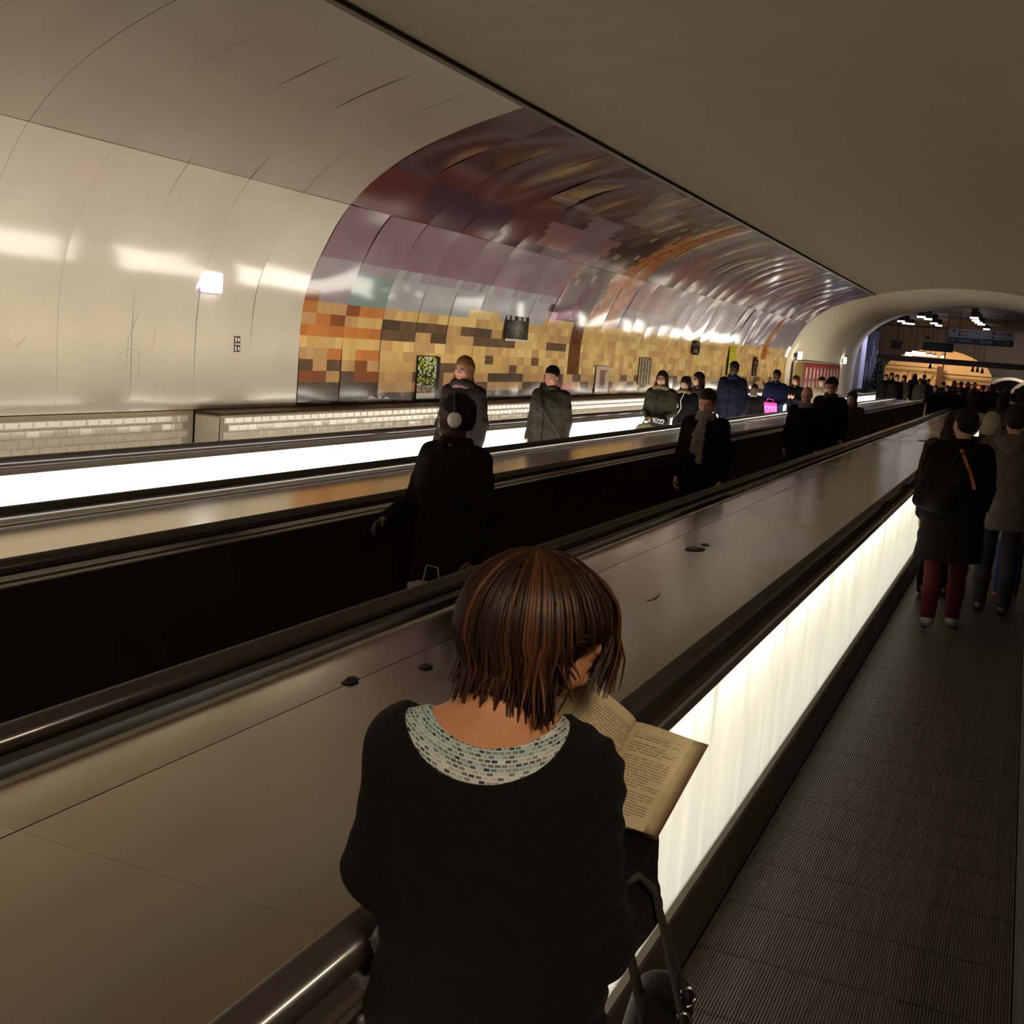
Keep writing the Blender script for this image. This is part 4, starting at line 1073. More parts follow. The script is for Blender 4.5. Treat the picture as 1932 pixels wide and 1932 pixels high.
    if style != 'bald' and hair is not None:
        q = SDF(Rh is not None and (Rh, th)); q.at(Rh, th)
        q.ell((0, -0.018, 0.036), (0.084, 0.104, 0.095), 0.01)
        if style == 'short': q.ell((0, -0.045, -0.025), (0.072, 0.068, 0.062), 0.03)
        if style in ('long', 'mid'):
            L_ = 0.30 if style == 'long' else 0.14
            for sx in (-1, 1):
                q.cone((sx * 0.062, -0.012, 0.02), (sx * 0.078, 0.005, -0.11), 0.030, 0.030, 0.03); q.cone((sx * 0.078, 0.005, -0.11), (sx * 0.088, 0.035 if style == 'long' else 0.0, -0.11 - L_ * 0.6), 0.032, 0.020, 0.03)
            q.cone((0, -0.06, 0.0), (0, -0.075, -0.10 - 0.5 * L_), 0.062, 0.05, 0.04, sq=(1.2, 0.7, 1))
        q.ell((0, 0.105, -0.035), (0.064, 0.075, 0.085), 0.012, 's')
        if style == 'short':
            q.cut((0, 0, -0.052), (0, 0.45, -1)); q.ell((0, 0.080, -0.018), (0.2, 0.066, 0.074), 0.01, 's')
        q.noise = lambda X, Y, Z: 0.0035 * np.sin(X * 130 + 3 * np.sin(Z * 40 + 20 * Y)) * np.cos(Y * 80 + 30 * X)
        q.home(); sdf_obj('hair', q, max(h_ * 0.8, 0.008), hairmat('%.2f_%.2f' % (hair[0], hair[2]), hair), root)
    if hat is not None:
        q = SDF(); q.at(Rh, th); q.ell((0, -0.016, 0.048), (0.090, 0.108, 0.098), 0.01); q.torus((0, -0.014, 0.045), 0.083, 0.016, 0.01, rot=rotm(0.1, 0, 0), sy=1.15)
        q.cut((0, 0, 0.024), (0, 0.1, -1)); q.home(); sdf_obj('hat', q, max(h_ * 0.8, 0.008), hat, root)
    if hood is not None:
        q = SDF(); q.torus((0, -0.06 + ln(1.47), 1.47), 0.105, 0.04, 0.03, rot=rotm(0.35, 0, 0), sy=0.9); q.ell((0, -0.13 + ln(1.44), 1.43), (0.11, 0.06, 0.09), 0.04)
        q.cone((0, 0.02 + ln(1.5), 1.42), (0, 0.04 + ln(1.6), 1.66), 0.062, 0.085, 0.01, 's')
        q.noise = lambda X, Y, Z: 0.004 * np.sin(Z * 60 + X * 50) * np.sin(Y * 70); sdf_obj('hood', q, h_, hood, root)
    if fur is not None:
        q = SDF(); q.torus((0, 0.0 + ln(1.47), 1.465), 0.112, 0.036, 0.02, rot=rotm(0.45, 0, 0), sy=0.92)
        q.noise = lambda X, Y, Z: 0.007 * np.sin(X * 260 + Z * 90) * np.sin(Y * 240 + 2) * np.sin(Z * 250 + X * 60); q.cone((0, 0.02, 1.42), (0, 0.05, 1.66), 0.062, 0.085, 0.01, 's'); sdf_obj('fur_collar', q, min(h_, 0.010), fur, root, it=0)
    if scarf is not None:
        q = SDF()
        for (z, R0, r, a, bq) in ((1.475, 0.078, 0.030, 0.25, 0.1), (1.505, 0.070, 0.027, 0.15, -0.12), (1.45, 0.088, 0.026, 0.35, 0.05)): q.torus((0, 0.006 + ln(1.5), z), R0, r, 0.012, rot=rotm(a, bq, 0), sy=0.98)
        if tails:
            q.cone((0.0, 0.12, 1.44), (0.035, 0.155, 1.30), 0.034, 0.034, 0.02, sq=(1.0, 0.6, 1)); q.cone((0.035, 0.155, 1.30), (0.05, 0.165, 1.16), 0.036, 0.040, 0.02, sq=(1.0, 0.45, 1))
            q.cone((-0.02, 0.12, 1.43), (-0.015, 0.16, 1.28), 0.032, 0.034, 0.015, sq=(1.0, 0.6, 1)); q.cone((-0.015, 0.16, 1.28), (-0.02, 0.168, 1.06), 0.034, 0.037, 0.015, sq=(1.0, 0.45, 1))
        q.noise = lambda X, Y, Z: 0.0028 * np.sin(Z * 90 + 150 * X + 4 * np.sin(Y * 40)) + 0.0015 * np.sin(X * 260 + 40 * Z); sdf_obj('scarf', q, max(h_ * 0.75, 0.008), scarf, root)
    if glasses:
        g = MB()
        def hp(x, y, z): return tuple((Rh @ np.array([x, y, z], np.float32) + th).tolist())
        for sx in (-1, 1):
            g.tube([hp(sx * 0.032 + 0.021 * math.cos(t_), 0.099, -0.002 + 0.016 * math.sin(t_)) for t_ in np.linspace(0, 2 * math.pi, 15)], 0.0026, 5)
            g.tube([hp(sx * 0.053, 0.097, 0.003), hp(sx * 0.073, 0.06, 0.003), hp(sx * 0.080, -0.01, 0.0)], 0.0024, 5)
        g.tube([hp(-0.012, 0.1, 0.0), hp(0, 0.104, 0.002), hp(0.012, 0.1, 0.0)], 0.0024, 5); g.build('glasses', m_black, root)
    return root, A, (Rh, th)

def world(root, p):
    c, s = math.cos(root.rotation_euler[2]), math.sin(root.rotation_euler[2]); k = root.scale[0]
    return Vector((root.location[0] + k * (c * p[0] - s * p[1]), root.location[1] + k * (s * p[0] + c * p[1]), root.location[2] + k * p[2]))
# ================================================================== THE READING WOMAN
HR = math.radians(23.77); HG = (-0.68, 1.66, 0.0)
hero = empty('person', HG, HR); tag(hero, 'woman with a brown bob in a black knit sweater, seen from behind, reading a paperback', 'person')
hRh = rotm(0, 0, -math.radians(70)) @ rotm(-math.radians(30), 0, 0) @ rotm(0, math.radians(4), 0)
hth = np.array([0.040, 0.028, 1.550], np.float32)
b = SDF()
b.ell((0, 0, 0.93), (0.17, 0.12, 0.13), 0.04); b.ell((-0.01, 0, 1.10), (0.15, 0.105, 0.16), 0.05); b.ell((-0.018, -0.01, 1.25), (0.155, 0.105, 0.15), 0.05)
b.cone((-0.155, 0, 1.348), (0.115, 0, 1.322), 0.048, 0.048, 0.05)
b.cone((-0.018, -0.045, 1.34), (0.0, 0.0, 1.50), 0.066, 0.052, 0.05)
b.cone((-0.02, -0.035, 1.425), (-0.135, -0.01, 1.365), 0.046, 0.04, 0.05); b.cone((-0.01, -0.035, 1.42), (0.10, -0.005, 1.345), 0.046, 0.04, 0.05)
b.ell((-0.02, -0.055, 1.32), (0.13, 0.062, 0.085), 0.05)
hLE, hLW = (-0.185, 0.03, 1.135), (-0.01, 0.165, 1.225)
hRE, hRW = (0.163, -0.025, 1.060), (0.246, 0.180, 1.155)
b.cone((-0.155, 0, 1.345), hLE, 0.048, 0.040, 0.03); b.cone(hLE, hLW, 0.040, 0.025, 0.02)
b.cone((0.115, 0, 1.32), hRE, 0.048, 0.040, 0.03); b.cone(hRE, (0.222, 0.095, 1.075), 0.038, 0.032, 0.02); b.cone((0.222, 0.095, 1.075), hRW, 0.032, 0.025, 0.02)
for sx in (-1, 1):
    b.cone((sx * 0.088, 0, 0.88), (sx * 0.09, 0.02, 0.48), 0.088, 0.054, 0.03); b.cone((sx * 0.09, 0.02, 0.48), (sx * 0.09, -0.02, 0.08), 0.054, 0.035, 0.03); b.cone((sx * 0.09, -0.05, 0.035), (sx * 0.10, 0.11, 0.03), 0.033, 0.028, 0.02)
b.at(hRh, hth); head_prims(b, 1.0); b.home()
V, Q = b.mesh(0.0058); V = relax(V, Q, 2, 0.4); parts = [(V, Q)]
hs = SDF(); hand_prims(hs, hRW, (0.02, 0.42, 0.60), (0.15, 0.82, -0.55), -1, 0.55, 0.95); parts.append(hs.mesh(0.004))
hs = SDF(); hand_prims(hs, hLW, (0.45, 0.25, 0.40), (-0.25, 0.9, -0.35), 1, 0.6, 0.95); parts.append(hs.mesh(0.004))
V, Q = joined(parts)
mk('body', V, Q, M('hero_skin', attr=True, rough=0.48, var=0.05, vscale=90, spec=0.4, sss=0.15), hero, True, ('POINT', face_colour((0.56, 0.25, 0.125), hRh, hth, brow=(0.05, 0.02, 0.01), lip=(0.45, 0.13, 0.09))(V)))
t = SDF(); t.ell((0, 0, 0.92), (0.182, 0.128, 0.13), 0.03)
for sx in (-1, 1): t.cone((sx * 0.088, 0, 0.88), (sx * 0.09, 0.02, 0.48), 0.096, 0.066, 0.02); t.cone((sx * 0.09, 0.02, 0.48), (sx * 0.09, -0.02, 0.09), 0.066, 0.05, 0.03)
t.cut((0, 0, 0.98), (0, 0, 1)); sdf_obj('trousers', t, 0.012, cloth('black_trousers', (0.012, 0.011, 0.012)), hero)
for sx in (-1, 1):
    q = SDF(); q.cone((sx * 0.09, -0.05, 0.045), (sx * 0.10, 0.12, 0.036), 0.044, 0.036, 0.02); q.cone((sx * 0.09, -0.03, 0.06), (sx * 0.09, -0.03, 0.12), 0.046, 0.05, 0.02); q.cut((0, 0, 0), (0, 0, -1)); sdf_obj('shoe', q, 0.010, m_shoe, hero)

# patterned top: shows as a broad collar between sweater and skin
def m_knit():
    m = bpy.data.materials.new('patterned_knit'); m.use_nodes = True; nt = m.node_tree; N = nt.nodes; L = nt.links; p = N['Principled BSDF']
    p.inputs['Roughness'].default_value = 0.85; p.inputs['Specular IOR Level'].default_value = 0.2
    a = N.new('ShaderNodeAttribute'); a.attribute_name = 'Col'; sp = N.new('ShaderNodeSeparateColor'); L.new(a.outputs['Color'], sp.inputs[0])
    cb = N.new('ShaderNodeCombineXYZ'); L.new(sp.outputs[0], cb.inputs[0]); L.new(sp.outputs[1], cb.inputs[1])
    def mul(v_in, sx, sy):
        mp = N.new('ShaderNodeMapping'); mp.inputs['Scale'].default_value = (sx, sy, 1); L.new(v_in, mp.inputs[0]); return mp.outputs[0]
    ck = N.new('ShaderNodeTexBrick'); ck.inputs['Scale'].default_value = 1.0; ck.inputs['Mortar Size'].default_value = 0.11; ck.inputs['Mortar Smooth'].default_value = 0.25
    ck.inputs['Brick Width'].default_value = 1.0; ck.inputs['Row Height'].default_value = 0.55; ck.offset = 0.5
    L.new(mul(cb.outputs[0], 78, 24), ck.inputs['Vector'])
    nz = N.new('ShaderNodeTexNoise'); nz.inputs['Scale'].default_value = 1.0; nz.inputs['Detail'].default_value = 2; L.new(mul(cb.outputs[0], 9, 11), nz.inputs['Vector'])
    rp = N.new('ShaderNodeValToRGB'); L.new(nz.outputs['Fac'], rp.inputs[0]); e = rp.color_ramp.elements
    e[0].position = 0.34; e[0].color = (0.015, 0.03, 0.02, 1); e[1].position = 0.53; e[1].color = (0.02, 0.025, 0.09, 1)
    x = e.new(0.60); x.color = (0.05, 0.06, 0.06, 1); x = e.new(0.72); x.color = (0.33, 0.36, 0.34, 1)
    L.new(rp.outputs[0], ck.inputs['Color1'])
    nz2 = N.new('ShaderNodeTexNoise'); nz2.inputs['Scale'].default_value = 1.0; L.new(mul(cb.outputs[0], 2, 14), nz2.inputs['Vector'])
    rp2 = N.new('ShaderNodeValToRGB'); L.new(nz2.outputs['Fac'], rp2.inputs[0]); e = rp2.color_ramp.elements
    e[0].position = 0.42; e[0].color = (0.62, 0.63, 0.61, 1); e[1].position = 0.58; e[1].color = (0.42, 0.56, 0.53, 1)
    L.new(rp2.outputs[0], ck.inputs['Color2']); L.new(rp2.outputs[0], ck.inputs['Mortar'])
    L.new(ck.outputs['Color'], p.inputs['Base Color'])
    b_ = N.new('ShaderNodeBump'); b_.inputs['Strength'].default_value = 0.4; b_.inputs['Distance'].default_value = 0.004; L.new(ck.outputs['Fac'], b_.inputs['Height']); L.new(b_.outputs[0], p.inputs['Normal'])
    return m
def torso(s, e):
    s.cone((-0.155, 0, 1.348), (0.115, 0, 1.322), 0.048 + e, 0.048 + e, 0.05)
    s.ell((-0.018, -0.01, 1.25), (0.158 + e, 0.105 + e, 0.155 + e), 0.05); s.cone((-0.012, 0, 1.20), (0.004, 0, 0.86), 0.150 + e, 0.190 + e, 0.05, sq=(1, 0.70, 1))
    s.cone((-0.018, -0.045, 1.34), (-0.012, -0.025, 1.42), 0.066 + e, 0.060 + e, 0.05)
    s.cone((-0.02, -0.035, 1.425), (-0.135, -0.01, 1.365), 0.046 + e * .7, 0.04 + e, 0.05); s.cone((-0.01, -0.035, 1.42), (0.10, -0.005, 1.345), 0.046 + e * .7, 0.04 + e, 0.05)
    s.ell((-0.02, -0.055, 1.32), (0.13 + e, 0.062 + e, 0.085 + e), 0.05)
k = SDF(); torso(k, 0.006)
k.ell((-0.024, -0.005, 1.455), (0.104, 0.122, 0.115), 0.006, 's'); k.cut((0, 0, 1.22), (0, 0, -1))
def knit_uv(V):
    x, y = V[:, 0] + 0.022, V[:, 1] - 0.005
    return np.stack([np.arctan2(x, -y) / (2 * math.pi) + 0.5, (np.hypot(x, y / 1.25) - V[:, 2]) * 3.0 + 5.0, np.zeros(len(V))], 1)
sdf_obj('patterned_top', k, 0.0048, m_knit(), hero, knit_uv)
c = SDF(); torso(c, 0.017)
c.cone((-0.155, 0, 1.345), hLE, 0.064, 0.064, 0.035); c.cone(hLE, hLW, 0.062, 0.046, 0.03)
c.cone((0.115, 0, 1.32), hRE, 0.064, 0.056, 0.030)
hm_ = tuple(0.5 * (a_ + b_) for a_, b_ in zip(hRE, hRW))
c.cone(hRE, (0.222, 0.095, 1.075), 0.058, 0.060, 0.02); c.cone((0.222, 0.095, 1.075), (0.240, 0.180, 1.146), 0.052, 0.042, 0.012)
c.torus((0.223, 0.13, 1.112), 0.036, 0.013, 0.01, rot=rotm(-0.7, 0, 0)); c.torus((0.222, 0.10, 1.085), 0.046, 0.014, 0.01, rot=rotm(-0.8, 0, 0))
c.ell((-0.037, -0.03, 1.45), (0.133, 0.16, 0.13), 0.008, 's')
c.cone((0.118, -0.125, 1.20), (0.128, -0.11, 1.0), 0.006, 0.012, 0.02, 's')
c.noise = lambda X, Y, Z: (0.0018 * np.sin(Z * 95 + 16 * X + 2.5 * np.sin(X * 22)) * np.clip((1.32 - Z) * 6, 0.15, 1) * (X < 0.13) + 0.003 * np.sin(Z * 110 - 100 * X + 4 * np.sin(Y * 18)) * (X > 0.09) * np.clip((X - 0.09) * 20, 0, 1)
                           + 0.004 * np.sin(Z * 26 + 7 * X + 1.2) * np.clip((1.22 - Z) * 5, 0, 1))
c.cut((0, 0, 0.80), (0, 0, -1))
sdf_obj('sweater', c, 0.0058, M('black_knit_wool', (0.0050, 0.0042, 0.0036), 0.92, var=0.3, vscale=120, bump=0.5, bscale=180, sheen=0.03, spec=0.15), hero)

# hair: a cap plus several hundred locks
hc_dark, hc_aub = np.array((0.018, 0.007, 0.003)), np.array((0.135, 0.047, 0.013))
q = SDF(); q.at(hRh, hth); q.ell((0, -0.014, 0.031), (0.079, 0.099, 0.0945), 0.01); q.home()
q.cone((0.012, 0.012, 1.56), (0.008, -0.008, 1.475), 0.080, 0.074, 0.03, sq=(1, 0.9, 1)); q.at(hRh, hth)
q.ell((0, 0.115, -0.06), (0.095, 0.085, 0.115), 0.012, 's'); q.home(); q.cut((0, 0, 1.462), (0, 0, -1))
hair_root = sdf_obj('hair', q, 0.006, M('hair_hero_cap', (0.022, 0.009, 0.004), 0.6, spec=0.15, bump=0.6, bscale=90, stretch=(4, 4, 0.6)), hero)
V = []; F_ = []; Cc = []
def lock(P_, wd, col, tw=0.0):
    n = len(P_); P_ = [np.asarray(p, float) for p in P_]; base = len(V); ctr = np.array([0.02, 0.02, 1.54])
    for i, p in enumerate(P_):
        d = P_[min(i + 1, n - 1)] - P_[max(i - 1, 0)]; d /= np.linalg.norm(d) + 1e-9
        o = p - ctr; o -= d * (o @ d); o /= np.linalg.norm(o) + 1e-9; s_ = np.cross(d, o); t = i / (n - 1)
        w_ = wd * (0.35 + 1.3 * math.sin(min(1, t * 1.25 + 0.12) * math.pi) ** 0.8 if t < 0.72 else 0.35 + 1.3 * math.sin(min(1, .72 * 1.25 + .12) * math.pi) ** .8 * 0 + 0.75 * (1 - t) / 0.28) * 0.6
        w_ = max(w_, 0.0006)
        for (a_, b_) in ((-1, -0.35), (0, 0.55), (1, -0.35)): V.append(p + s_ * w_ * a_ + o * w_ * b_); Cc.append(np.append(col * (0.8 + 0.4 * t), 1))
    for i in range(n - 1):
        for j in range(3):
            a_ = base + 3 * i + j; b_ = base + 3 * i + (j + 1) % 3; F_.append((a_, b_, b_ + 3, a_ + 3))
hr = np.random.default_rng(5)
fd = hRh @ np.array([0, 1, 0]); faz = math.atan2(fd[1], fd[0])
crown = np.array([0.004, 0.006, 1.654])
for i in range(900):
    az = hr.uniform(-math.pi, math.pi); rel = (az - faz + math.pi) % (2 * math.pi) - math.pi
    u = np.array([math.cos(az), math.sin(az), 0])
    lo_r = hr.uniform(0.0, 0.035) ; lay = hr.uniform(0.95, 1.10)
    front = abs(rel) < 1.0
    rx = (0.103 + 0.011 * math.cos(rel) ** 2) * lay; ztop = 1.555
    zend = hr.uniform(1.440, 1.475) if not front else hr.uniform(1.475, 1.56)
    if 0.30 < -rel < 1.30: zend = hr.uniform(1.553, 1.58)          # the cheek and eye turned to us stay free
    if -rel > 1.30 and -rel < 1.52: zend = hr.uniform(1.475, 1.52)
    if -rel > 1.52 and -rel < 2.1: zend = hr.uniform(1.425, 1.465)
    flip = hr.uniform(-0.004, 0.030) if not front else hr.uniform(-0.03, 0.0)
    pts = []
    cz = np.array([0.014 + 0.008 * math.cos(faz), 0.012 + 0.008 * math.sin(faz), ztop])
    ph0 = math.pi / 2 - lo_r * 8
    for t in np.linspace(0, 1, 6): ph = ph0 * (1 - t); pts.append(cz + u * rx * math.cos(ph) + np.array([0, 0, 1]) * 0.117 * lay * math.sin(ph))
    L_ = ztop - zend; wv = hr.uniform(0, 6.28); tang = np.array([-u[1], u[0], 0])
    for t in np.linspace(0.2, 1, 6):
        rr_ = rx * (1 - 0.10 * t) + flip * max(0, t - 0.55) / 0.45
        if not front and abs(rel) > 1.8: rr_ -= 0.012 * t
        if front and hr.random() < 0.0: pass
        pts.append(cz + u * rr_ + tang * (0.006 * math.sin(wv + 3 * t)) - np.array([0, 0, 1]) * L_ * t)
    mixv = hr.random() ** 3.2 * (0.75 if abs(rel) > 2.2 else 1.0)
    lock(pts, hr.uniform(0.0045, 0.0085), hc_dark * (1 - mixv) + hc_aub * mixv)
# fringe that falls forward past the cheek
hp = lambda x, y, z: hRh @ np.array([x, y, z]) + hth
for i in range(130):
    x0 = hr.uniform(-0.07, 0.022); a_ = hr.uniform(0, 1)
    p0 = hp(x0 * 0.4, 0.01 + 0.03 * a_, 0.122 - 0.004 * a_); p1 = hp(x0 * 0.9, 0.075, 0.100); p2 = hp(x0, 0.105 + 0.006 * a_, 0.058)
    dz = hr.uniform(0.05, 0.115); sw = np.array([0.006, 0.012, 0]) * hr.normal()
    p3 = p2 + np.array([0.006, 0.006, -0.45 * dz]) + sw; p4 = p2 + np.array([-0.004, 0.002, -dz]) + sw * 1.6
    mixv = 0.35 + 0.65 * hr.random(); ctl = [p0, p1, p2, p3, p4]; pts = []
    for j in range(4):
        pa = ctl[max(j - 1, 0)]; pb = ctl[j]; pc = ctl[j + 1]; pd = ctl[min(j + 2, 4)]
        for t in (0, 0.5): pts.append(0.5 * (2 * pb + (pc - pa) * t + (2 * pa - 5 * pb + 4 * pc - pd) * t * t + (3 * pb - pa - 3 * pc + pd) * t ** 3))
    pts.append(p4); lock(pts, hr.uniform(0.004, 0.007), hc_dark * (1 - mixv) + hc_aub * 1.2 * mixv)
lk = mk('locks', np.array(V), np.array(F_), M('hair_hero', attr=True, rough=0.40, spec=0.3), hair_root, True, ('POINT', np.array(Cc)))
lk['kind'] = 'stuff'

# ---- the open paperback
book = empty('book', HG, HR); tag(book, 'open paperback with yellowed pages in front of the reading woman', 'book')
GT, GB = np.array((0.228, 0.25, 1.340)), np.array((0.146, 0.175, 1.190))
RT, RB = np.array((0.329, 0.20, 1.331)), np.array((0.244, 0.125, 1.187))
LT, LB = np.array((0.138, 0.18, 1.4295)), np.array((0.061, 0.105, 1.285))
m_page = bpy.data.materials.new('printed_page'); m_page.use_nodes = True
nt = m_page.node_tree; N = nt.nodes; L = nt.links; p = N['Principled BSDF']; p.inputs['Roughness'].default_value = 0.8; p.inputs['Specular IOR Level'].default_value = 0.15
a = N.new('ShaderNodeAttribute'); a.attribute_name = 'Col'; sp = N.new('ShaderNodeSeparateColor'); L.new(a.outputs['Color'], sp.inputs[0])
def math_(op, x, y=None, z=None):
    n = N.new('ShaderNodeMath'); n.operation = op
    for i, q in enumerate((x, y, z)):
        if q is None: continue
        if isinstance(q, (int, float)): n.inputs[i].default_value = q
        else: L.new(q, n.inputs[i])
    return n.outputs[0]
u_, v_ = sp.outputs[0], sp.outputs[1]
NL = 36.0
row = math_('FLOOR', math_('MULTIPLY', v_, NL)); fr_ = math_('FRACT', math_('MULTIPLY', v_, NL))
inl = math_('LESS_THAN', fr_, 0.46)
cb = N.new('ShaderNodeCombineXYZ'); L.new(math_('MULTIPLY', u_, 26.0), cb.inputs[0]); L.new(row, cb.inputs[1])
nz = N.new('ShaderNodeTexWhiteNoise'); nz.noise_dimensions = '2D'
cb2 = N.new('ShaderNodeCombineXYZ'); L.new(math_('FLOOR', math_('MULTIPLY', u_, 60.0)), cb2.inputs[0]); L.new(row, cb2.inputs[1]); L.new(cb2.outputs[0], nz.inputs['Vector'])
ink = math_('MULTIPLY', inl, math_('GREATER_THAN', nz.outputs['Value'], 0.16))
wn = N.new('ShaderNodeTexWhiteNoise'); wn.noise_dimensions = '1D'; L.new(math_('ADD', row, math_('MULTIPLY', sp.outputs[2], 91.0)), wn.inputs['W'])
par = math_('GREATER_THAN', wn.outputs['Value'], 0.13)                                     # blank line between paragraphs
endl = math_('LESS_THAN', u_, math_('ADD', 0.70, math_('MULTIPLY', math_('GREATER_THAN', wn.outputs['Value'], 0.30), 0.2)))
box_ = math_('MULTIPLY', math_('MULTIPLY', math_('GREATER_THAN', u_, 0.13), endl), math_('MULTIPLY', math_('GREATER_THAN', v_, 0.09), math_('LESS_THAN', v_, 0.90)))
ink = math_('MULTIPLY', math_('MULTIPLY', ink, box_), par)
mx = N.new('ShaderNodeMix'); mx.data_type = 'RGBA'; L.new(math_('MULTIPLY', ink, 0.58), mx.inputs[0]); mx.inputs[6].default_value = (0.72, 0.59, 0.38, 1); mx.inputs[7].default_value = (0.10, 0.075, 0.05, 1)
L.new(mx.outputs[2], p.inputs['Base Color'])
m_edge = M('page_edges', (0.58, 0.47, 0.27), 0.8, var=0.12, vscale=60, stretch=(1, 1, 1)); m_cover = M('book_cover', (0.16, 0.05, 0.03), 0.35)
def half(T0, B0, T1, B1, bulge, thick, sgn):
    up = T0 - B0; wv = T1 - T0; nrm = np.cross(wv, up) * sgn; nrm /= np.linalg.norm(nrm)
    if nrm @ np.array([0.1, -1, 0.4]) < 0: nrm = -nrm
    nu, nv = 14, 10; P_ = []; C_ = []
    for i in range(nu + 1):
        u = i / nu
        for j in range(nv + 1):
            v = j / nv; p_ = (T0 * (1 - v) + B0 * v) * (1 - u) + (T1 * (1 - v) + B1 * v) * u
            P_.append(p_ + nrm * bulge * (math.sin(math.pi * u ** 0.62)) ** 1.0); C_.append((u if sgn > 0 else 1 - u, v, 0.3 if sgn > 0 else 0.7))
    n = nv + 1; f = [(i * n + j, i * n + j + 1, (i + 1) * n + j + 1, (i + 1) * n + j) for i in range(nu) for j in range(nv)]
    P_ = np.array(P_)
    pg = mk('page', P_, np.array(f), m_page, book, True, ('POINT', np.array(C_)))
    # block of pages under it and the cover
    out = (T1 - T0) / np.linalg.norm(T1 - T0)
    und = P_.copy().reshape(nu + 1, nv + 1, 3)
    for i in range(nu + 1):
        u = i / nu; und[i] = und[i] - nrm * (0.0006) ; 
    bot = und.copy()
    for i in range(nu + 1):
        u = i / nu; s2 = math.sin(math.pi * u ** 0.62) * bulge
        bot[i] = bot[i] - nrm * (s2 + thick * min(1, u * 2.2)) + out * 0.021 * u
    vb = np.vstack([und.reshape(-1, 3), bot.reshape(-1, 3)]); o_ = len(P_); fb = []
    for i in range(nu):
        fb.append((i * n, (i + 1) * n, o_ + (i + 1) * n, o_ + i * n)); fb.append((i * n + nv, o_ + i * n + nv, o_ + (i + 1) * n + nv, (i + 1) * n + nv))
    for j in range(nv): fb.append((nu * n + j, nu * n + j + 1, o_ + nu * n + j + 1, o_ + nu * n + j))
    fb += [(o_ + q[3], o_ + q[2], o_ + q[1], o_ + q[0]) for q in f]
    mk('page_block', vb, np.array(fb), m_edge, book, False)
    cv = []; k2 = [0, nu]
    for i in (0, nu // 2, nu):
        for j in (0, nv): cv.append(bot[i, j] - nrm * 0.0012 + out * (0.003 if i == nu else 0) + (up / np.linalg.norm(up)) * (0.003 if j == 0 else -0.003))
    cv2 = [p_ - nrm * 0.0012 for p_ in cv]; vv = cv + cv2
    ff = [(0, 1, 3, 2), (2, 3, 5, 4), (6, 8, 9, 7), (8, 10, 11, 9), (0, 2, 8, 6), (2, 4, 10, 8), (1, 7, 9, 3), (3, 9, 11, 5), (4, 5, 11, 10), (0, 6, 7, 1)]
    mk('cover', vv, ff, m_cover, book)
half(GT, GB, RT, RB, 0.012, 0.011, 1); half(GT, GB, LT, LB, 0.022, 0.010, -1)

# ---- handbag hanging from her forearm
bag = empty('handbag', HG, HR); tag(bag, 'black leather handbag hanging by its straps from the reading woman\'s right forearm', 'handbag')
m_bag = M('black_bag_leather', (0.005, 0.0045, 0.0045), 0.6, spec=0.15, bump=0.15, bscale=200)
q = SDF(); q.box((0.285, 0.05, 0.765), (0.055, 0.17, 0.13), 0.035, 0.01, rot=rotm(0, 0, -0.25)); q.ell((0.285, 0.05, 0.885), (0.04, 0.15, 0.03), 0.03, rot=rotm(0, 0, -0.25)); sdf_obj('pouch', q, 0.009, m_bag, bag)
m_strap = M('strap_leather', (0.035, 0.027, 0.026), 0.35)
top = np.array((0.232, 0.052, 1.135))
def strap(a_, b_, nm):
    mid = [np.array(a_), np.array(a_) * 0.45 + np.array((0.262, 0.05, 1.11)) * 0.55 + np.array((0.0, 0, 0.0)), np.array((0.262, 0.052, 1.118)), np.array((0.235, 0.055, 1.140)), np.array((0.205, 0.055, 1.118)), np.array(b_) * 0.45 + np.array((0.202, 0.03, 1.10)) * 0.55, np.array(b_)]
    MB().strip(mid, 0.021, 0.0045, (0.25, 1, 0.1)).build(nm, m_strap, bag, False)
strap((0.325, 0.02, 0.905), (0.262, 0.00, 0.885), 'strap'); strap((0.345, 0.10, 0.905), (0.27, 0.12, 0.89), 'strap')
mr = MB()
for (x, y, z) in ((0.325, 0.018, 0.905), (0.345, 0.098, 0.905)): mr.tube([(x + 0.013 * math.cos(t), y, z + 0.018 * math.sin(t)) for t in np.linspace(0, 2 * math.pi, 13)], 0.003, 6)
tag(mr.build('buckle_rings', M('steel_ring', (0.8, 0.75, 0.7), 0.15, metal=1.0), bag, True), kind='stuff')
# grey satin jacket draped over her left arm, only a corner of it shows
jk = SDF(); jk.cone((-0.15, 0.09, 0.98), (-0.155, 0.0, 0.84), 0.055, 0.075, 0.03, sq=(1, 0.7, 1)); jk.cone((-0.155, -0.03, 0.87), (-0.15, -0.04, 0.70), 0.07, 0.085, 0.03, sq=(1, 0.6, 1))
jk.noise = lambda X, Y, Z: 0.010 * np.sin(X * 70 + Z * 40 + 3 * np.sin(Y * 30)) + 0.006 * np.sin(Z * 90 + Y * 60)
jo = empty('jacket', HG, HR); tag(jo, 'crumpled grey satin jacket over the reading woman\'s left arm at the bottom', 'jacket')
sdf_obj('cloth', jk, 0.008, M('grey_satin', (0.10, 0.085, 0.09), 0.28, spec=0.7, sheen=0.3), jo)
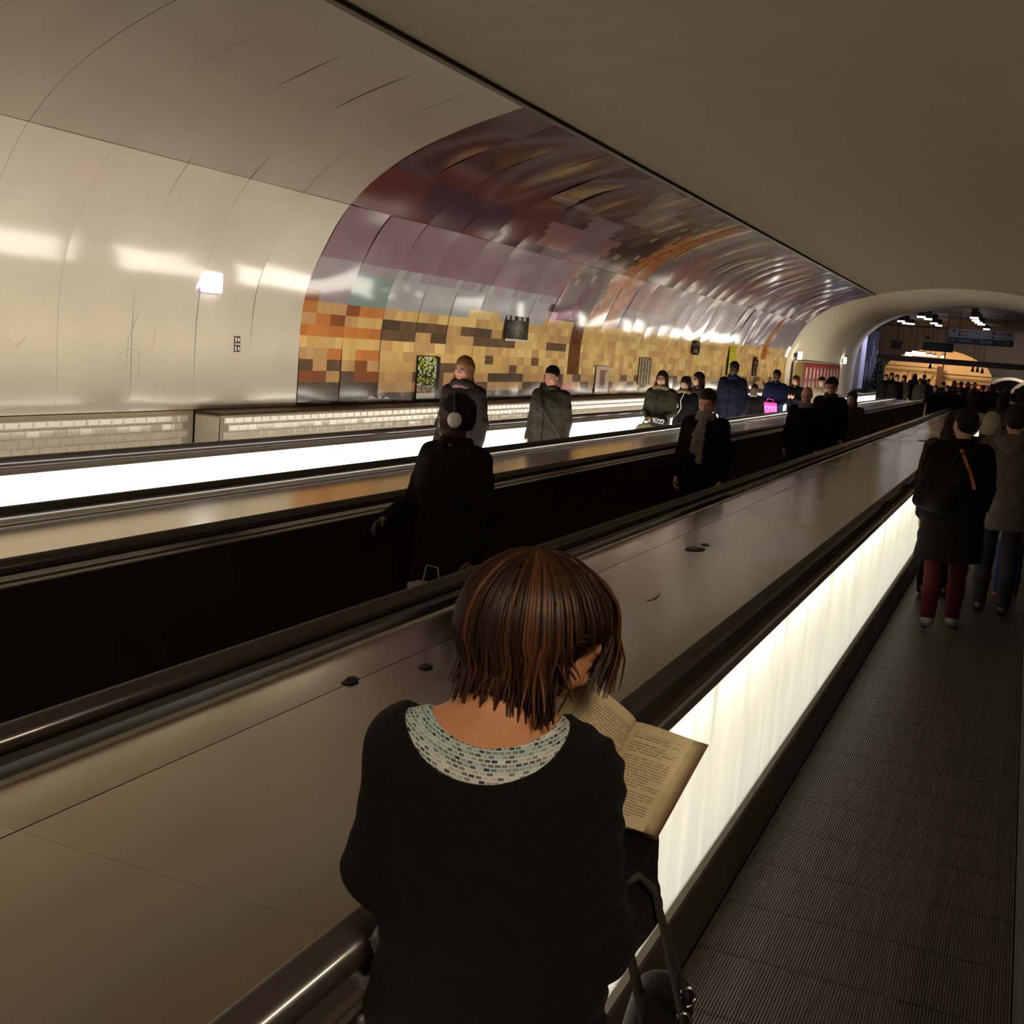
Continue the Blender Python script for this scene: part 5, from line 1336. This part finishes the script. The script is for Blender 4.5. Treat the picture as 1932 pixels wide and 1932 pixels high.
# ================================================================== OTHER PEOPLE
m_coat_dk = cloth('charcoal_wool', (0.022, 0.016, 0.015)); m_coat_ol = cloth('olive_jacket', (0.034, 0.028, 0.019)); m_coat_bk = cloth('black_coat', (0.0055, 0.005, 0.0055)); m_coat_nv = cloth('navy_coat', (0.010, 0.011, 0.024)); m_coat_bl = cloth('blue_jacket', (0.010, 0.013, 0.042)); m_coat_gn = cloth('green_parka', (0.032, 0.029, 0.016)); m_coat_be = cloth('beige_coat', (0.30, 0.24, 0.15)); m_coat_br = cloth('brown_coat', (0.075, 0.050, 0.038)); m_coat_tn = cloth('taupe_coat', (0.125, 0.10, 0.078)); m_fur = cloth('tan_fur', (0.22, 0.15, 0.08)); m_furd = cloth('dark_fur', (0.03, 0.022, 0.018)); m_sc_gy = cloth('grey_scarf', (0.20, 0.175, 0.15)); m_sc_dk = cloth('dark_scarf', (0.035, 0.033, 0.036)); m_sc_mv = cloth('mauve_scarf', (0.22, 0.12, 0.14)); m_jean = cloth('dark_jeans', (0.025, 0.025, 0.032)); m_red_tr = cloth('red_trousers', (0.06, 0.007, 0.010)); m_wool = cloth('black_knit_hat', (0.012, 0.010, 0.010))
BLK, DBR, MBR, BLN, AUB = (0.012, 0.008, 0.007), (0.022, 0.012, 0.008), (0.05, 0.022, 0.012), (0.25, 0.12, 0.045), (0.10, 0.035, 0.015)
# far lane, in front of the light box
P1, _, _ = person('long fair-haired woman in a dark wool coat and mauve scarf before the printed mural', (-5.1, 10.55), 172, 1.80, m_coat_dk, 0.80, 0.92, m_jean, 'rosy', BLN, 'long', -0.1, 0.05, scarf=m_sc_mv, fur=m_furd, fem=1, h_=0.010, zip_=M('coat_button', (0.3, 0.28, 0.25), 0.3))
P2, _, _ = person('short-haired man in an olive jacket with a dark strap across his chest', (-5.1, 12.9), 178, 1.73, m_coat_ol, 0.76, 1.12, m_jean, 'rosy', BLK, 'short', 0.1, 0.28, arms=('down', 'down'), h_=0.010)
P3, A3, _ = person('long dark-haired woman in a green fur-hooded parka carrying bags', (-5.1, 17.42), 176, 1.71, m_coat_gn, 0.72, 1.0, m_jean, 'fair', DBR, 'long', -0.1, 0.05, arms=('front', 'front'), scarf=m_sc_dk, fur=m_fur, glasses=True, fem=1, h_=0.011)
P4, A4, _ = person('girl in a black fur-hooded parka looking down at the phone in her hand', (-5.05, 18.6), 172, 1.63, m_coat_bk, 0.78, 1.0, m_jean, 'fair', DBR, 'mid', 0.0, 0.35, arms=('down', 'phone'), fur=m_fur, fem=1, h_=0.012)
P5, _, _ = person('dark-haired woman half hidden behind the girl with the phone', (-5.15, 19.75), 165, 1.70, m_coat_br, 0.8, 1.0, m_jean, 'fair', DBR, 'long', 0.5, 0.1, fem=1, h_=0.014)
P6, _, _ = person('tall dark-skinned man in a navy coat towering over the far lane', (-5.05, 21.86), 178, 1.92, m_coat_nv, 0.75, 1.02, m_jean, 'dark', BLK, 'short', 0, 0.05, scarf=cloth('blue_scarf', (0.016, 0.022, 0.065)), h_=0.012)
P7, _, _ = person('small dark-haired person with a pale scarf between the two tall men', (-5.1, 24.07), 176, 1.49, m_coat_bk, 0.7, 1.0, m_jean, 'dark', BLK, 'short', 0.1, 0.2, scarf=m_sc_gy, h_=0.014)
P8, A8, _ = person('dark-skinned man in a bright blue jacket with a pink bag', (-5.0, 25.7), 178, 1.80, m_coat_bl, 0.75, 1.1, m_jean, 'dark', BLK, 'short', 0, 0.15, arms=('front', 'front'), h_=0.013)
P9, A9, _ = person('long brown-haired woman in black typing on a phone before the red poster', (-5.1, 28.6), 170, 1.68, m_coat_bk, 0.8, 0.95, m_jean, 'fair', AUB, 'long', 0.15, 0.3, arms=('phone', 'phone'), fem=1, h_=0.014)
P10, _, _ = person('fair-haired woman in a beige coat and dark cap far along the lane', (-5.1, 32.4), 176, 1.65, m_coat_be, 0.8, 0.95, m_jean, 'fair', BLN, 'mid', 0, 0.1, hat=m_wool, fem=1, h_=0.016)
# second lane, coming towards us
P11, A11, H11 = person('dark-skinned man with white headphones in a black coat glancing aside', (-2.74, 5.62), 165, 1.69, m_coat_bk, 0.62, 1.16, m_coat_bk, 'dark', BLK, 'short', 0.95, 0.12, arms=('down', ((0.25, 0.03, 1.14), (0.285, 0.22, 1.04), (0.1, 0.8, -0.4), (0.6, 0.1, 0.7), 0.5)), scarf=None, h_=0.009)
P12, _, _ = person('dark-haired man in a black coat with a knotted grey scarf looking down', (-2.75, 10.97), 176, 1.68, m_coat_bk, 0.60, 1.05, m_coat_bk, 'rosy', DBR, 'short', 0.0, 0.42, arms=('down', 'down'), scarf=m_sc_gy, tails=True, h_=0.010)
P13, _, _ = person('bald man with glasses and a thick grey scarf in a black coat', (-2.75, 16.39), 178, 1.68, m_coat_bk, 0.6, 1.1, m_coat_bk, 'rosy', None, 'bald', 0.0, 0.15, scarf=m_sc_gy, glasses=True, h_=0.011)
P14, _, _ = person('tall man in a black knit cap and dark glasses behind the bald man', (-2.75, 18.5), 178, 1.80, m_coat_bk, 0.6, 1.1, m_coat_bk, 'rosy', BLK, 'short', -0.05, 0.05, scarf=m_sc_dk, glasses=True, hat=m_wool, h_=0.011)
P15, _, _ = person('brown-haired person in a brown coat behind the man in the knit cap', (-2.62, 19.9), 178, 1.60, m_coat_br, 0.7, 1.05, m_jean, 'fair', MBR, 'long', 0.2, 0.15, fem=1, h_=0.014)
# our lane, walking away
P16, _, _ = person('person in a long black coat and wine-red trousers walking away from us', (-0.42, 9.80), 4, 1.75, m_coat_bk, 0.56, 1.30, m_red_tr, 'fair', BLK, 'short', -0.5, 0.1, arms=('down', 'swing'), walk=0.55, h_=0.010, shoe=M('white_trainer', (0.16, 0.15, 0.14), 0.6))
P17, _, _ = person('person in a hooded taupe coat and dark jeans walking at the right edge', (-0.07, 10.75), 0, 1.79, m_coat_tn, 0.72, 1.08, m_jean, 'fair', DBR, 'short', 0, 0, hood=m_coat_tn, walk=-0.3, h_=0.012)
P18, _, _ = person('walker in a long grey-brown coat close to the glowing panels', (-0.57, 11.25), 2, 1.68, m_coat_br, 0.45, 0.95, m_coat_bk, 'fair', DBR, 'mid', 0, 0.1, walk=0.3, h_=0.014)
P19, _, _ = person('white-haired walker ahead of the taupe coat', (-0.30, 12.6), 2, 1.66, m_coat_dk, 0.7, 1.0, m_jean, 'fair', (0.42, 0.36, 0.28), 'mid', 0.1, 0, walk=0.3, h_=0.014)
P20, _, _ = person('child in blue jeans and pink shoes at the right edge of the tread', (0.03, 11.6), 3, 1.18, cloth('pink_grey_jacket', (0.22, 0.14, 0.14)), 0.80, 1.05, cloth('blue_jeans', (0.03, 0.05, 0.14)), 'fair', MBR, 'mid', 0, 0, walk=-0.3, h_=0.014, shoe=cloth('pink_shoe', (0.45, 0.06, 0.08)))

# ---- what they carry and wear loose
def thing_at(person_root, name, label, cat, p):
    o = empty(name, tuple(world(person_root, p)), person_root.rotation_euler[2]); tag(o, label, cat); return o
# strap of the olive jacket man's bag, and the bag at his hip
o = thing_at(P2, 'shoulder_bag', 'dark shoulder bag of the man in the olive jacket, strap across his chest', 'bag', (0, 0, 0))
q = SDF(); pts = [(0.10, -0.05, 1.50), (0.11, 0.03, 1.515), (0.10, 0.13, 1.44), (0.02, 0.182, 1.27), (-0.10, 0.165, 1.08), (-0.19, 0.12, 0.92), (-0.235, 0.05, 0.80)]
MB().strip(pts, 0.042, 0.012, (0.6, 0, 0.8)).build('strap', m_black, o)
q.box((-0.30, 0.0, 0.68), (0.05, 0.16, 0.12), 0.02); sdf_obj('pouch', q, 0.012, m_bag, o)
# red shopping bag of the fair-haired woman
o = thing_at(P1, 'shopping_bag', 'small red bag hanging at the fair-haired woman\'s side', 'bag', (0.235, 0.06, 0.60))
MB().box((0, 0, 0.02), (0.06, 0.20, 0.22), top=(0.6, 1)).build('bag', M('red_bag', (0.5, 0.02, 0.02), 0.5), o, bevel=0.01); MB().tube([(0, -0.06, 0.12), (0, -0.03, 0.23), (0, 0.03, 0.23), (0, 0.06, 0.12)], 0.006, 6).build('handle', M('red_bag'), o)
# green bag and black round bag with white script
o = thing_at(P3, 'tote_bag', 'olive green soft bag held low by the woman in the green parka', 'bag', (0.06, 0.30, 0.86))
q = SDF(); q.ell((0, 0, -0.05), (0.20, 0.09, 0.14), 0.02); q.ell((0.05, 0.02, -0.14), (0.17, 0.08, 0.10), 0.03); q.noise = lambda X, Y, Z: 0.006 * np.sin(X * 60 + 3 * np.sin(Z * 40)); sdf_obj('pouch', q, 0.010, cloth('green_bag', (0.15, 0.15, 0.075)), o)
MB().tube([(-0.10, 0, 0.06), (-0.06, -0.01, 0.15), (0.0, -0.02, 0.17), (0.05, -0.01, 0.15), (0.09, 0, 0.06)], 0.012, 8).build('handle', cloth('green_bag'), o)
o = thing_at(P3, 'round_bag', 'black round bag with white script in front of the green parka', 'bag', (-0.13, 0.32, 0.98))
q = SDF(); q.ell((0, 0, 0), (0.14, 0.06, 0.11), 0.02); sdf_obj('pouch', q, 0.009, m_bag, o)
sc = MB()
for k in range(5):
    x = -0.075 + 0.037 * k; sc.tube([(x + 0.016 * math.cos(t + k), 0.066 - 1.6 * x * x, 0.02 + 0.022 * math.sin(t) + 0.004 * k) for t in np.linspace(0, 5.2, 9)], 0.0045, 5)
sc.tube([(-0.08, 0.055, -0.02), (0.0, 0.064, -0.012), (0.08, 0.055, 0.0)], 0.004, 5); sc.build('lettering', m_white, o)
# phones
def phone(pr, A_, i, label):
    sh, el, wr, d, n, cu = A_[i]; p_ = np.array(wr) + 0.10 * np.array(d) / np.linalg.norm(d); o = thing_at(pr, 'phone', label, 'phone', tuple(p_ + np.array((0, 0, 0.018))))
    MB().box((0, 0, 0), (0.07, 0.135, 0.009), Matrix.Rotation(0.5, 3, 'X')).build('case', m_black, o, bevel=0.002); MB().box((0, -0.0025, 0.0055), (0.062, 0.12, 0.002), Matrix.Rotation(0.5, 3, 'X')).build('screen', M('phone_screen', (0.6, 0.6, 0.7), 0.2, emit=(0.85, 0.9, 1.0), estr=2.2), o)
phone(P4, A4, 1, 'phone in the hand of the girl in the black fur-hooded parka'); phone(P9, A9, 1, 'phone in the hands of the long brown-haired woman in black')
ec = thing_at(P4, 'earphone_cord', 'white earphone cord down the front of the black fur-hooded parka', 'earphones', (0, 0, 0)); ec.scale = P4.scale
MB().tube([(-0.05, 0.12, 1.50), (-0.03, 0.165, 1.42), (0.0, 0.172, 1.34), (-0.02, 0.168, 1.22), (0.02, 0.165, 1.14), (0.05, 0.18, 1.08), (0.085, 0.235, 1.19)], 0.006, 6).build('cord', m_white, ec)
# pink bag of the man in blue, its brightness put in as emission
o = thing_at(P8, 'pink_bag', 'glowing pink carrier bag with white squiggles before the man in blue', 'bag', (0.02, 0.30, 0.93))
MB().box((0, 0, 0), (0.36, 0.10, 0.30), top=(0.8, 1)).build('bag', M('glowing_pink', (0.85, 0.06, 0.42), 0.4, emit=(1, 0.08, 0.5), estr=0.35), o, bevel=0.02)
sq = MB()
for k in range(4): sq.tube([(-0.12 + 0.075 * k + 0.03 * math.cos(t), 0.056, 0.02 + 0.06 * math.sin(t)) for t in np.linspace(0, 4.5, 8)], 0.007, 5)
sq.build('squiggles', M('glowing_pale_pink', (0.95, 0.5, 0.75), 0.4, emit=(1, 0.5, 0.8), estr=0.4), o)
MB().tube([(-0.08, 0, 0.14), (-0.06, 0, 0.22), (0.06, 0, 0.22), (0.08, 0, 0.14)], 0.008, 6).build('handle', M('glowing_pink'), o)
# headphones
Rh, th = H11
o = empty('headphones', P11.location, P11.rotation_euler[2]); o.scale = P11.scale; tag(o, 'white padded headphones on the head of the man in the black coat', 'headphones')
hq = lambda x, y, z: tuple((Rh @ np.array([x, y, z], np.float32) + th).tolist())
for sx in (-1, 1):
    q = SDF(); q.at(Rh, th); q.ell((sx * 0.094, -0.008, -0.012), (0.026, 0.040, 0.044), 0.01); q.home(); sdf_obj('ear_cup', q, 0.006, M('white_plastic', (0.75, 0.72, 0.68), 0.4), o)
MB().tube([hq(0.099 * math.sin(t), -0.012, 0.03 + 0.103 * math.cos(t)) for t in np.linspace(-1.6, 1.6, 15)], 0.007, 8).build('headband', m_black, o)
# white paper bag low at his side
o = thing_at(P11, 'paper_bag', 'pale paper carrier bag held low by the man with headphones', 'bag', (-0.10, 0.24, 0.56))
MB().box((0, 0, 0.0), (0.24, 0.10, 0.34)).build('bag', M('pale_paper', (0.34, 0.30, 0.25), 0.7), o); MB().tube([(-0.06, 0, 0.17), (-0.04, 0, 0.27), (0.04, 0, 0.27), (0.06, 0, 0.17)], 0.004, 5).build('handle', M('pale_paper'), o)
# backpack of the black coat, with an orange strap
o = empty('backpack', P16.location, P16.rotation_euler[2]); o.scale = P16.scale; tag(o, 'black backpack slung on the walker in the long black coat', 'backpack')
q = SDF(); q.box((-0.13, -0.26, 1.15), (0.155, 0.075, 0.20), 0.05, rot=rotm(0, 0.25, 0)); q.ell((-0.12, -0.325, 1.08), (0.11, 0.045, 0.11), 0.03); sdf_obj('sack', q, 0.010, m_bag, o)
MB().strip([(-0.01, -0.16, 1.44), (0.03, -0.215, 1.36), (0.08, -0.225, 1.26), (0.12, -0.215, 1.15)], 0.024, 0.008, (0.9, 0, 0.3)).build('orange_strap', M('orange_webbing', (0.55, 0.13, 0.03), 0.6), o)
MB().tube([(-0.06, -0.2, 1.34), (-0.03, -0.22, 1.40), (0.03, -0.2, 1.42)], 0.008, 6).build('grab_handle', m_black, o)
for sx in (-1, 1):
    pass

# ---- the crowd around the mouth of the hall: three figures copied with their parts, each with its own clothes
protos = []
for k, (hr_, st_, hh) in enumerate(((BLK, 'short', 1.76), (DBR, 'long', 1.66), (DBR, 'mid', 1.70))):
    P_, _, _ = person('proto', (0, 40), 180, hh, m_coat_bk, 0.72, 1.08, m_jean, ('rosy', 'fair', 'fair')[k], hr_, st_, 0.0, 0.1, fem=float(k > 0), h_=0.019, scarf=(None, m_sc_dk, None)[k])
    protos.append(P_)
used = [False] * 3
coats = {'black': m_coat_bk, 'charcoal': m_coat_dk, 'navy': m_coat_nv, 'brown': m_coat_br, 'taupe': m_coat_tn, 'olive': m_coat_ol, 'beige': m_coat_be}
def crowd(px, py, y, kind, face, coatname, label, h=None):
    p_ = at(px, py, y); src = protos[kind]
    if not used[kind]: o = src; used[kind] = True
    else:
        o = src.copy(); COL.objects.link(o)
        for ch in src.children:
            c_ = ch.copy(); COL.objects.link(c_); c_.parent = o
    hh = max(1.45, min(1.95, p_[2])) if h is None else h
    o.location = (p_[0], y, 0); o.rotation_euler = (0, 0, math.radians(face)); o.scale = (hh / 1.75,) * 3
    for ch in o.children:
        if ch.name.startswith('coat'):
            ch.material_slots[0].link = 'OBJECT'; ch.material_slots[0].material = coats[coatname]
    tag(o, label, 'person', 'crowd at the tunnel mouth'); return o
CR = [(1672, 706, 49, 0, 190, 'black', 'person in black at the left edge of the crowd by the planter'),
      (1683, 703, 52, 2, 170, 'charcoal', 'person in charcoal behind the leftmost one in the crowd'),
      (1693, 707, 47, 0, 200, 'black', 'bulky black coat third from the left in the crowd'),
      (1707, 708, 50, 1, 150, 'brown', 'long-haired person in brown fourth from the left in the crowd'),
      (1727, 705, 57, 1, 10, 'black', 'cloaked black figure standing out before the bright shop wall'),
      (1737, 714, 53, 2, 180, 'taupe', 'person in taupe right of the cloaked black figure'),
      (1745, 707, 64, 0, 30, 'navy', 'slim figure in navy raised against the shop wall'),
      (1752, 715, 56, 0, 185, 'navy', 'person in navy before the brown shop pillar'),
      (1766, 727, 44, 2, 175, 'black', 'person in black facing us right below the brown shop pillar'),
      (1781, 720, 52, 0, 20, 'charcoal', 'person in charcoal left of the dark shop doorway'),
      (1788, 727, 43, 1, 180, 'black', 'grey-faced person in black in front of the shop doorway'),
      (1801, 718, 56, 2, 190, 'brown', 'person in brown at the left jamb of the shop doorway'),
      (1814, 720, 58, 0, 0, 'charcoal', 'person in charcoal in the middle of the shop doorway'),
      (1827, 721, 57, 1, 200, 'olive', 'long-haired person in olive at the right of the shop doorway'),
      (1840, 722, 56, 0, 170, 'taupe', 'person in taupe beyond the shop doorway to the right'),
      (1812, 732, 42, 0, 0, 'black', 'broad black back in the crowd at the end of the near balustrade'),
      (1838, 731, 43, 2, 0, 'olive', 'olive back in the crowd beside the broad black one'),
      (1856, 727, 46, 0, 5, 'black', 'dark figure under the right end of the orange shop'),
      (1872, 725, 48, 1, 0, 'charcoal', 'charcoal figure left of the pale vaulted passage'),
      (1886, 728, 45, 0, 0, 'black', 'dark figure before the pale vaulted passage, left one'),
      (1902, 730, 44, 2, 0, 'navy', 'navy figure before the pale vaulted passage, right one'),
      (1919, 734, 41, 0, 0, 'black', 'black figure at the far right edge of the crowd'),
      (1898, 741, 31, 0, 0, 'black', 'dark walker on the tread right behind the near balustrade\'s far half'),
      (1893, 745, 24, 1, 0, 'brown', 'brown-coated walker on the tread ahead of the white-haired one'),
      (1913, 742, 27, 0, 0, 'black', 'black-coated walker on the tread ahead of the brown-coated one'),
      (1926, 738, 34, 2, 0, 'charcoal', 'charcoal walker far ahead at the right edge of the tread')]
for a_ in CR: crowd(*a_)
